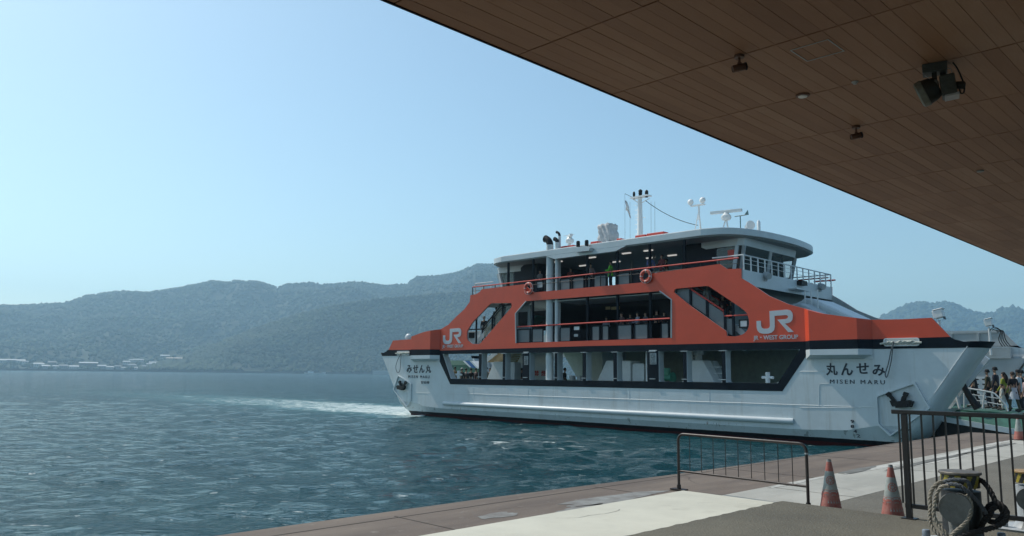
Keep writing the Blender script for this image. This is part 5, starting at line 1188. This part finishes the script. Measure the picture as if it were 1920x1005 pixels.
p = onZ(1603, 153, ZC); tag(MB().lathe(p, [(.020, 0), (.020, -.006), (.012, -.009), (.012, -.016), (.003, -.018)], 16).build('sprinkler', M['grey']), 'tiny round sprinkler head on a soffit joint', 'sprinkler')
p = onZ(1838, 320, ZC); tag(MB().lathe(p, [(.03, 0), (.028, -.01), (.018, -.014), (.004, -.015)], 16).build('smoke_detector', M['ceil']), 'round detector on the far part of the soffit', 'detector')
# big floodlight hanging from the soffit
FL = onZ(1752, 122, ZC); fgm = mat('floodlight_green_grey', (.085, .105, .10), .5, .2, var=.25, scale=12, bump=.15, bscale=50); fdm = mat('floodlight_dark', (.03, .035, .033), .5, var=.3, scale=12)
t = thing('floodlight', FL, 'heavy grey-green floodlight with ballast box hung under the canopy', 'floodlight'); t.scale = (.76,)*3
VD = Vector((FL.x, FL.y, 0)).normalized(); SD = Vector((VD.y, -VD.x, 0))   # away from the viewer / to the viewer's right
def fp(s, d_, h_): return FL+SD*s+VD*d_+Vector((0, 0, h_))
rotm = Matrix((SD, VD, Vector((0, 0, 1)))).transposed(); k_ = 1.0
MB().bbox(fp(.0, 0, -.035), (.17, .13, .07), rotm).build('mounting_box', fgm, t, bevel=.006)
MB().bbox(fp(-.005, -.02, -.12), (.035, .02, .12), rotm).bbox(fp(.055, .02, -.11), (.04, .02, .10), rotm).tube([fp(-.005, -.05, -.165), fp(-.005, .05, -.165)], .028, 16).build('bracket', fdm, t)
tilt = rotm @ Matrix.Rotation(R(-5), 3, 'Y')
MB().bbox(fp(.085, .0, -.19), (.105, .13, .17), tilt).build('ballast_box', fgm, t, bevel=.012); MB().bbox(fp(.105, .0, -.272), (.10, .125, .02), tilt).build('box_lid', bol_b, t, bevel=.004)
hd = MB(); ax = (SD*-.93+VD*.10+Vector((0, 0, -.34))).normalized()
hc_ = fp(-.045, -.0, -.20); hd.lathe(hc_-ax*.05, [(.03, -.02), (.075, -.012), (.092, .02), (.100, .06), (.100, .075)], 12, ax=ax); hd.build('reflector', fdm, t)
MB().lathe(hc_+ax*.05, [(.104, -.025), (.108, -.02), (.104, .022), (.088, .034), (.082, .028)], 12, ax=ax).build('lens_ring', mat('ring_pale', (.22, .24, .21), .45, .3, var=.3, scale=16), t)
MB().lathe(hc_+ax*.076, [(.086, 0), (.003, .006)], 28, ax=ax).build('lens', glass('flood_lens', (.12, .15, .15), .08, .8), t)
MB().torus(fp(-.005, -.062, -.165), .022, .006, VD, 20, 6).lathe(fp(-.005, -.055, -.165), [(.014, 0), (.014, .02)], 10, ax=-VD).build('pivot_bolt', bol_g, t)
MB().lathe(fp(.155, 0, -.19), [(.028, -.02), (.03, 0), (.03, .035), (.018, .045)], 14, ax=SD+Vector((0, 0, -.2))).build('cable_gland', fdm, t)
MB().tube(cat([fp(.125, .0, -.002), fp(.15, 0, -.05), fp(.175, 0, -.13), fp(.19, 0, -.20), fp(.185, 0, -.25), fp(.165, 0, -.255), fp(.155, 0, -.21)], 8), .006, 7).build('cable', fdm, t)
MB().tube(cat([fp(.05, 0, -.05), fp(.10, .0, -.045), fp(.115, 0, -.075), fp(.09, 0, -.10), fp(.05, 0, -.10)], 6), .0025, 6).tube([fp(-.07, -.05, -.09), fp(-.005, -.06, -.16)], .002, 5).build('safety_wire', M['grey'], t)
# ================================================================== PEOPLE
def skin_mesh(V, E, Rr, root=0, sub=1):
    me = bpy.data.meshes.new('person'); me.from_pydata(V, E, []); o = bpy.data.objects.new('person', me); COL.objects.link(o)
    m = o.modifiers.new('skin', 'SKIN'); m.use_smooth_shade = True
    for i, r in enumerate(Rr):
        sv = me.skin_vertices[0].data[i]; sv.radius = r if isinstance(r, tuple) else (r, r); sv.use_root = (i == root)
    s = o.modifiers.new('sub', 'SUBSURF'); s.levels = sub; s.render_levels = sub
    dg = bpy.context.evaluated_depsgraph_get(); out = bpy.data.meshes.new_from_object(o.evaluated_get(dg)); bpy.data.objects.remove(o); return out
MC = {}
def cm(name, c, r=.8):
    k = (name, c)
    if k not in MC: MC[k] = mat(name, c, r, var=.2, scale=12)
    return MC[k]
SKIN = (.42, .26, .18)
def person(loc, heading, label, top=(.02,.02,.025), legs=(.02,.02,.025), hair=(.012,.01,.01), hat=None, H=1.7, pose='stand', long_hair=False, skirt=None, lean=0, low=False, group=None, sleeves=True):
    """feet at loc, facing `heading` (angle of the facing direction); body is one skinned surface, clothes and hair are its children"""
    k = H/1.7; t = thing('person', loc, label, 'person', group); L = Vector(loc)
    ca, sa = math.cos(heading-math.pi/2), math.sin(heading-math.pi/2)
    def T(p): x, y, z = p[0]*k, p[1]*k+lean*p[2]*k, p[2]*k; return (x*ca-y*sa, x*sa+y*ca, z)
    st = {'stand': (.03, -.03, .10, .06), 'walk': (.17, -.17, .22, -.10), 'rail': (.03, -.02, .30, .30)}[pose]
    fl, fr_, al, ar = st; ez = 1.12; wz_ = .86 if pose != 'rail' else 1.12
    P = dict(pel=(0,0,.93), lw=(0,0,.84), sp=(0,0,1.12), ch=(0,-.005,1.32), nk=(0,.0,1.45), n2=(0,.01,1.52), h1=(0,.03,1.575), h2=(0,.015,1.655),
             sl=(-.165,0,1.385), el=(-.205,al*.3-.03,ez), wl=(-.20,al,wz_), sr=(.165,0,1.385), er=(.205,ar*.3-.03,ez), wr=(.20,ar,wz_),
             hl=(-.09,0,.88), kl=(-.10,fl*.55+.02,.49), al=(-.10,fl-.02,.08), tl=(-.11,fl+.13,.03), hr=(.09,0,.88), kr=(.10,fr_*.55+.02,.49), ar=(.10,fr_-.02,.08), tr=(.11,fr_+.13,.03))
    rad = dict(pel=(.125,.10), lw=(.12,.10), sp=(.115,.09), ch=(.145,.105), nk=.06, n2=.05, h1=(.066,.078), h2=(.078,.092), sl=.058, el=.04, wl=.027, sr=.058, er=.04, wr=.027,
               hl=.085, kl=.058, al=.038, tl=.034, hr=.085, kr=.058, ar=.038, tr=.034)
    ED = [('pel','lw'),('pel','sp'),('sp','ch'),('ch','nk'),('nk','n2'),('n2','h1'),('h1','h2'),('ch','sl'),('sl','el'),('el','wl'),('ch','sr'),('sr','er'),('er','wr'),('pel','hl'),('hl','kl'),('kl','al'),('al','tl'),('pel','hr'),('hr','kr'),('kr','ar'),('ar','tr')]
    def sk(keys, grow, edges=ED, root='pel', name='body', m=None, parent=None, over={}):
        idx = {a: i for i, a in enumerate(keys)}; rr = []
        for a in keys:
            r = over.get(a, rad[a]); r = r if isinstance(r, tuple) else (r, r); rr.append(((r[0]+grow)*k, (r[1]+grow)*k))
        me = skin_mesh([T(P[a]) for a in keys], [(idx[a], idx[b]) for a, b in edges if a in idx and b in idx], rr, idx[root]); return me
    def link(name, me, m, parent):
        me.materials.clear(); me.materials.append(m); me.polygons.foreach_set('material_index', [0]*len(me.polygons)); o = bpy.data.objects.new(name, me); COL.objects.link(o); o.parent = parent; ORG[o.name] = L; return o
    skm = cm('skin', SKIN, .6); body = sk([q for q in P if q != 'lw'], 0)
    bm = bmesh.new(); bm.from_mesh(body); x = MB()
    if not low:   # palms with five fingers, nose
        for w, e in (('wl', 'el'), ('wr', 'er')):
            W = Vector(T(P[w])); E_ = Vector(T(P[e])); d = (W-E_).normalized(); s = 1 if w == 'wr' else -1; sd = Vector((ca, sa, 0)); fwd = Vector((-sa, ca, 0))
            x.tube([W, W+d*.05*k, W+d*.09*k], [.026*k, .034*k, .03*k], 8)
            for f in range(4): o_ = fwd*(.024-.016*f)*k; x.tube([W+d*.085*k+o_, W+d*.125*k+o_*1.1, W+d*(.165-.008*abs(f-1.2))*k+o_-sd*s*.018*k], .0085*k, 6)
            x.tube([W+d*.03*k+fwd*.025*k, W+d*.06*k+fwd*.05*k, W+d*.09*k+fwd*.055*k], .010*k, 6)
        nz_ = Vector(T((0, .118, 1.60))); x.ball(nz_, .014*k, 0, 8, 6)
        for s in (-1, 1): x.ball(Vector(T((s*.083, .01, 1.60))), (.016*k, .016*k, .03*k), 0, 8, 6)
    if x.v:
        me2 = bpy.data.meshes.new('x'); me2.from_pydata(x.v, [], x.f); bm.from_mesh(me2); bpy.data.meshes.remove(me2)
    for f in bm.faces: f.smooth = True
    bm.to_mesh(body); bm.free(); bo = link('body', body, skm, t)
    tops = ['lw','pel','sp','ch','nk','sl','el','sr','er'] + (['wl','wr'] if sleeves else [])
    over = dict(nk=(.066,.066), lw=(.128,.108), pel=(.13,.105), wl=.03, wr=.03)
    link('shirt', sk(tops, .013, over=over), cm('cloth', top), t)
    if skirt:
        b = MB().lathe(T((0, 0, .55)), [(.20*k, 0), (.17*k, .2*k), (.135*k, .45*k), (.13*k, .5*k)], 20); o = b.build('skirt', cm('cloth', skirt), t, recalc=True)
        o.data.transform(Matrix.Translation(L))   # lathe was given local coordinates
    link('trousers', sk(['sp','pel','hl','kl','al','hr','kr','ar'], .010, over=dict(sp=(.09,.07))), cm('cloth', legs), t)
    for a, b in (('al','tl'), ('ar','tr')): sh = MB(); p, q = Vector(T(P[a])), Vector(T(P[b])); sh.tube([p-(q-p)*.35, p, q, q+(q-p)*.12], [.035*k, .05*k, .045*k, .025*k], 8); o = sh.build('shoe', cm('leather', (.05, .045, .045)), t); o.data.transform(Matrix.Translation(L))
    hb = MB(); c = Vector(T((0, -.008, 1.64))); n = 16; vs = []; rows_ = 7
    fdx, fdy = -sa, ca
    for j in range(rows_+1):
        p = math.pi*.60*j/rows_
        for i in range(n):
            a = 2*math.pi*i/n; lx, ly = math.cos(a), math.sin(a); q = p*(1.0 if ly < .3 else (.62 if ly > .75 else .8))
            px_, py_, pz_ = .089*k*math.sin(q)*lx, .104*k*math.sin(q)*ly, .108*k*math.cos(q); vs.append((c.x+px_*ca-py_*sa, c.y+px_*sa+py_*ca, c.z+pz_))
    hb.add(vs, [(j*n+i, (j+1)*n+i, (j+1)*n+(i+1) % n, j*n+(i+1) % n) for j in range(rows_) for i in range(n)], 0, True)
    if long_hair: hb.tube([T((0, -.06, 1.62)), T((0, -.10, 1.50)), T((0, -.115, 1.35)), T((0, -.11, 1.22))], [.075*k, .095*k, .095*k, .05*k], 10)
    o = hb.build('hair', cm('hair', hair), t); o.data.transform(Matrix.Translation(L))
    if hat:
        b = MB().lathe(T((0, .0, 1.655)), [(.097*k, 0), (.098*k, .05*k), (.085*k, .085*k), (.05*k, .105*k), (.004, .11*k)], 18)
        f = Vector((fdx, fdy, 0)); cc = Vector(T((0, .0, 1.66))); sd = Vector((ca, sa, 0)); v = []
        for i in range(9): a = R(-65+130*i/8); v += [cc+f*.09*k*math.cos(a)+sd*.09*k*math.sin(a), cc+f*.175*k*math.cos(a*.75)+sd*.105*k*math.sin(a)-Vector((0, 0, .015))]
        b.add(v, [(2*i, 2*i+1, 2*i+3, 2*i+2) for i in range(8)]); o = b.build('cap', cm('cloth', hat), t); o.data.transform(Matrix.Translation(L))
    return t
def ramp_z(x): return 1.745 if x < -9.6 else 1.745-(x+9.6)*.1394
W_ = math.pi   # facing -X: into the ferry
def at_ramp(px_, Y, head, H):   # put a person on the ramp where the sight line of the head meets depth Y
    x = onY(px_, 730, Y).x; return (x, Y, ramp_z(x)+.012)
bk = cm
person(at_ramp(1853, 41.4, 0, 0), W_, 'person in a black cap and olive jacket, front of the queue on the ramp', (.055,.055,.03), (.03,.032,.045), hat=(.01,.01,.012), H=1.72, pose='stand')
person(at_ramp(1868, 41.0, 0, 0), W_-.1, 'tall person in black cap and dark navy jacket behind the olive-jacket person on the ramp', (.018,.02,.035), (.012,.014,.025), hat=(.008,.008,.01), H=1.82, pose='stand')
person(at_ramp(1883, 40.4, 0, 0), W_-.15, 'woman with long dark hair in a yellow-green top on the ramp', (.28,.32,.03), (.012,.012,.016), hair=(.015,.01,.008), long_hair=True, H=1.62, pose='walk')
person(at_ramp(1878, 39.8, 0, 0), W_+.2, 'small child in a white dress beside the long-haired woman on the ramp', (.62,.62,.56), (.62,.62,.56), H=1.12, skirt=(.62,.62,.56), pose='stand')
person(at_ramp(1900, 39.9, 0, 0), math.pi*.8, 'person in a black top with a white shirt tied round the waist, on the ramp', (.012,.012,.014), (.085,.08,.045), hair=(.03,.018,.012), H=1.70, pose='walk', skirt=(.50,.56,.64), sleeves=False)
person(at_ramp(1911, 41.2, 0, 0), W_, 'man in a white shirt and dark cap behind the others on the ramp', (.55,.57,.60), (.02,.022,.03), hat=(.012,.012,.014), H=1.78, pose='stand')
person(at_ramp(1917, 41.9, 0, 0), W_+.1, 'person in dark clothes and black cap at the rear of the queue on the ramp', (.02,.02,.022), (.015,.015,.018), hat=(.01,.01,.01), H=1.76)
person(at_ramp(1925, 39.7, 0, 0), W_-.3, 'bare-armed person in a pale pink top at the right frame edge on the ramp', (.60,.42,.40), (.10,.12,.20), H=1.62, sleeves=False)
person(at_ramp(1826, 42.6, 0, 0), W_, 'shadowed person in black stepping off the ramp into the ferry', (.01,.01,.012), (.01,.01,.012), H=1.72, pose='walk', low=True)
t = thing('backpack', onY(1861, 722, 41.3), 'dark backpack on the back of the olive-jacket person', 'backpack'); v = ORG[t.name]
MB().ball((v.x+.02, v.y, v.z), (.12, .15, .23), 0, 12, 8).build('pack', cm('cloth', (.02, .025, .02)), t); MB().ball((v.x+.10, v.y, v.z-.06), (.06, .11, .12), 0, 10, 6).build('pocket', cm('cloth', (.03, .035, .03)), t)
# passengers on board
DG = 'passengers on the ferry'
def on_deck(px_, Y, z): return (onY(px_, 650, Y).x, Y, z)
CD = [ (854, 38.2, (.30,.17,.03), None, 'person in a mustard jacket on the car deck, leftmost in the first opening'), (867, 38.6, (.03,.03,.035), (.7,.7,.68), 'person in a white hat in the first car deck opening'),
 (875, 39.4, (.05,.05,.055), None, 'dark-haired person between the white hat and the dark pair on the car deck'), (884, 38.4, (.012,.012,.018), None, 'broad person in black in the first car deck opening'),
 (893.5, 39.0, (.06,.035,.035), None, 'person in a dark maroon top, rightmost in the first car deck opening'), (912.5, 39.0, (.30,.30,.30), None, 'person in a grey top, left in the second car deck opening'),
 (919.5, 39.8, (.03,.03,.03), None, 'person half hidden by the white vent trunk on the car deck'), (968, 38.2, (.012,.014,.016), None, 'person in black in the third car deck opening beside the dark panel'),
 (978.5, 38.8, (.08,.08,.09), None, 'person mostly behind the dark notice panel on the car deck'), (1059, 38.2, (.012,.012,.014), (.01,.01,.01), 'person in black with a hat leaning by the two white bins')]
for px_, Y, c, hat, lab in CD: person(on_deck(px_, Y, 1.762), random.uniform(0, 6.28), lab, c, (.015,.015,.02), hat=hat, H=1.66+.1*random.random(), low=True, group=DG)
P1 = [(1137, 39.0, (.30,.33,.42), 'person in a pale blue shirt by the cabin door on the middle deck'), (1166, 37.3, (.10,.06,.06), 'person in a dark red top at the middle deck rail, left of the seated group'), (1182, 37.8, (.06,.06,.07), 'dark-dressed person behind the rail on the middle deck'),
 (1196, 37.3, (.32,.34,.42), 'person in a pale lilac shirt leaning on the middle deck rail'), (1211, 37.6, (.10,.10,.12), 'grey-dressed person right of the lilac shirt on the middle deck'), (1232, 37.4, (.012,.012,.014), 'person in black near the right end of the middle deck rail'), (1246, 37.6, (.015,.015,.02), 'person with dark hair in the corner of the middle deck opening')]
for px_, Y, c, lab in P1: person(on_deck(px_, Y, 5.03), random.uniform(3.6, 5.6), lab, c, (.03,.03,.04), H=1.62+.1*random.random(), pose='rail', low=True, group=DG)
P2 = [(1146, 37.6, (.20,.75,.06), 'person in a bright green vest on the upper deck'), (1222, 37.2, (.10,.14,.32), 'person in a blue shirt next to the right-hand lifebuoy on the upper deck'), (1012, 37.6, (.16,.15,.15), 'person in a grey shirt next to the big exhaust pipe on the upper deck'),
 (988, 38.4, (.015,.015,.02), 'person in black behind the left-hand lifebuoy on the upper deck'), (1070, 38.6, (.20,.05,.05), 'person in a dark red top left of the middle post on the upper deck'), (1108, 37.5, (.30,.22,.22), 'person in a beige top at the upper deck rail'),
 (1252, 38.8, (.012,.012,.014), 'person in black under the ceiling light on the upper deck'), (1243, 37.5, (.18,.04,.04), 'person in a red jacket right of the blue shirt on the upper deck'), (1435, 40.8, (.03,.05,.10), 'crew member in navy inside the bow wheelhouse')]
for px_, Y, c, lab in P2: person(on_deck(px_, Y, 8.21) if px_ != 1435 else (-22.9, 40.6, 8.25), random.uniform(3.4, 5.8), lab, c, (.03,.035,.05), H=1.64+.1*random.random(), pose='rail', low=True, group=DG)
def on_stairs(px_, py_, Y): v = onY(px_, py_, Y); return (v.x, Y, v.z)
person(on_stairs(907, 641, YS+.9), -1.0, 'person in a grey hat and black shirt on the left stairway', (.012,.012,.018), (.02,.02,.03), hat=(.28,.28,.27), H=1.72, low=True, group=DG)
person(on_stairs(930, 622, YS+1.2), 2.4, 'person in grey climbing the left stairway', (.18,.19,.19), (.06,.06,.07), H=1.65, low=True, group=DG)
person(on_stairs(941, 608, YS+1.3), 2.4, 'second climber in pale clothes higher on the left stairway', (.26,.26,.26), (.08,.08,.09), H=1.65, low=True, group=DG)
person(on_stairs(1327, 594, YS+.9), -.4, 'person in a grey shirt coming down the right stairway', (.30,.32,.34), (.03,.03,.04), H=1.72, low=True, group=DG)
person(on_stairs(1356, 612, YS+1.2), -.4, 'person in dark maroon halfway down the right stairway', (.05,.02,.025), (.02,.02,.03), H=1.66, low=True, group=DG)
person(on_stairs(1372, 622, YS+1.3), -.4, 'person in black low on the right stairway', (.012,.012,.014), (.02,.02,.03), H=1.64, low=True, group=DG)
# lifebuoys hanging on the upper deck rail
def lifebuoy(p, lab):
    c = onY(*p, YS-.13); t = thing('lifebuoy', c, lab, 'lifebuoy', 'lifebuoys hanging on the upper rail')
    MB().torus(c, .30, .09, (0, 1, 0), 48, 10, mfun=lambda i: 1 if i % 12 == 0 else 0).build('ring', [M['lifer'], M['lifew']], t)
    g = MB(); pts = []
    for k in range(25): a = 2*math.pi*k/24; r_ = .385+.02*abs(math.sin(a*2)); pts.append((c.x+r_*math.cos(a), c.y-.02, c.z+r_*math.sin(a)))
    g.tube(pts, .010, 5, cap=False).build('grab_line', M['lifew'], t)
lifebuoy((991, 540.5), 'red lifebuoy hanging below the upper rail at the left end of the ferry'); lifebuoy((1211, 518), 'red lifebuoy hanging on the upper rail near the middle of the ferry')
# ropes looping from the fairleads, flag, covered gear on the roof
def loop_rope(pts, lab):
    b = MB().tube(cat([onY(*p, YS-.20) for p in pts], 6), .022, 6); tag(b.build('mooring_line', mat('line_grey', (.13,.14,.15), .8, var=.3, scale=10)), lab, 'rope')
loop_rope([zA(1325, 480), zA(1300, 560), zA(1275, 680), zA(1248, 770), zA(1256, 805), zA(1272, 775), zA(1300, 660), zA(1312, 560), zA(1322, 490)], 'thin grey line looping down from the right-hand fairlead over the lettering')
loop_rope([zL(215, 350), zL(190, 400), zL(176, 455), zL(190, 497), zL(208, 480), zL(214, 420), zL(218, 355)], 'thin grey line looping down from the left-hand fairlead')
fg = thing('flag', onY(*z2(1308, 160), YC), 'white flag hanging limp beside the signal mast', 'flag'); b = MB(); V = []
pl_ = [z2(1308, 150), z2(1318, 160), z2(1335, 200), z2(1345, 240), z2(1352, 290)]; pr_ = [z2(1308, 150), z2(1310, 190), z2(1312, 225), z2(1332, 238), z2(1350, 292)]
for i, (p, q) in enumerate(zip(pl_, pr_)):
    for j in range(5): v = onY(lerp(p[0], q[0], j/4), lerp(p[1], q[1], j/4), YC); V.append((v.x, YC+.09*math.sin(i*1.3+j*1.8), v.z))
b.add(V, [(i*5+j, i*5+j+1, (i+1)*5+j+1, (i+1)*5+j) for i in range(4) for j in range(4)], 0, True).build('cloth', M['lifew'], fg)
tt_ = thing('covered_equipment', onY(1140, 440, 39.6), 'boxy equipment under a creased grey tarpaulin on the ferry roof', 'covered equipment'); c = ORG[tt_.name]; bm = bmesh.new(); bmesh.ops.create_cube(bm, size=1); bmesh.ops.subdivide_edges(bm, edges=bm.edges, cuts=9, use_grid_fill=True)
for v in bm.verts:
    p = v.co.copy(); n_ = math.sin(p.x*17+p.z*9)*.035+math.sin(p.z*23+p.y*13)*.02+math.sin(p.x*9-p.y*21)*.02; d = p.normalized(); p = p.lerp(d*.62, .18); v.co = Vector((p.x*.95, p.y*.95, p.z*1.3))+d*n_*1.4
me = bpy.data.meshes.new('tarpaulin'); bm.to_mesh(me); bm.free(); me.materials.append(M['tarp']); o = bpy.data.objects.new('tarpaulin', me); COL.objects.link(o); o.parent = tt_; o.location = (0, 0, .0); me.polygons.foreach_set('use_smooth', [True]*len(me.polygons))
MB().box(c.x-.5, c.x+.5, c.y-.4, c.y+.4, 10.91, c.z-.5).build('stand', M['dark'], tt_)

# stern backdrop inside the ferry: awning over the stern ramp
aw = thing('striped_awning', onY(*zE(350, 300), 43.0), 'blue awning with white edges over the stern end of the car deck', 'awning')
def pan(pts, Y0, Y1, name, m, par): q = [onY(*p, Y0) for p in pts]; return MB().pxz([(v.x, v.z) for v in q], Y0, Y1).build(name, m, par)
pan([zE(278, 250), zE(345, 250), zE(440, 350), (zE(360, 335))], 42.9, 43.6, 'cloth', M['blue'], aw); pan([zE(255, 250), zE(278, 250), zE(360, 330), zE(345, 335)], 42.85, 43.65, 'edge_band', M['white2'], aw); pan([zE(345, 250), zE(368, 250), zE(460, 345), zE(440, 352)], 42.85, 43.65, 'edge_band', M['white2'], aw)
gc = thing('covered_shelter', onY(*zE(200, 300), 44.0), 'green shelter with a paler green roof band behind the people at the stern', 'shelter')
pan([zE(45, 245), zE(345, 245), zE(365, 305), zE(55, 305)], 44.0, 44.2, 'roof_band', cm('pale_green', (.16, .26, .19)), gc); pan([zE(70, 306), zE(470, 306), zE(480, 400), zE(100, 400)], 44.05, 44.2, 'wall', M['tarpg'], gc)

# ================================================================== AIR
hz_ = bpy.data.materials.new('haze_air'); hz_.use_nodes = True; n = hz_.node_tree
for q in list(n.nodes):
    if q.type == 'BSDF_PRINCIPLED': n.nodes.remove(q)
pv = n.nodes.new('ShaderNodeVolumePrincipled'); pv.inputs['Color'].default_value = (.52, .79, 1.0, 1); pv.inputs['Density'].default_value = .00021; pv.inputs['Anisotropy'].default_value = .35
n.links.new(pv.outputs[0], n.nodes['Material Output'].inputs['Volume'])
tag(MB().box(-5600, 5600, -600, 5600, -12, 520).build('haze', hz_), kind='stuff')
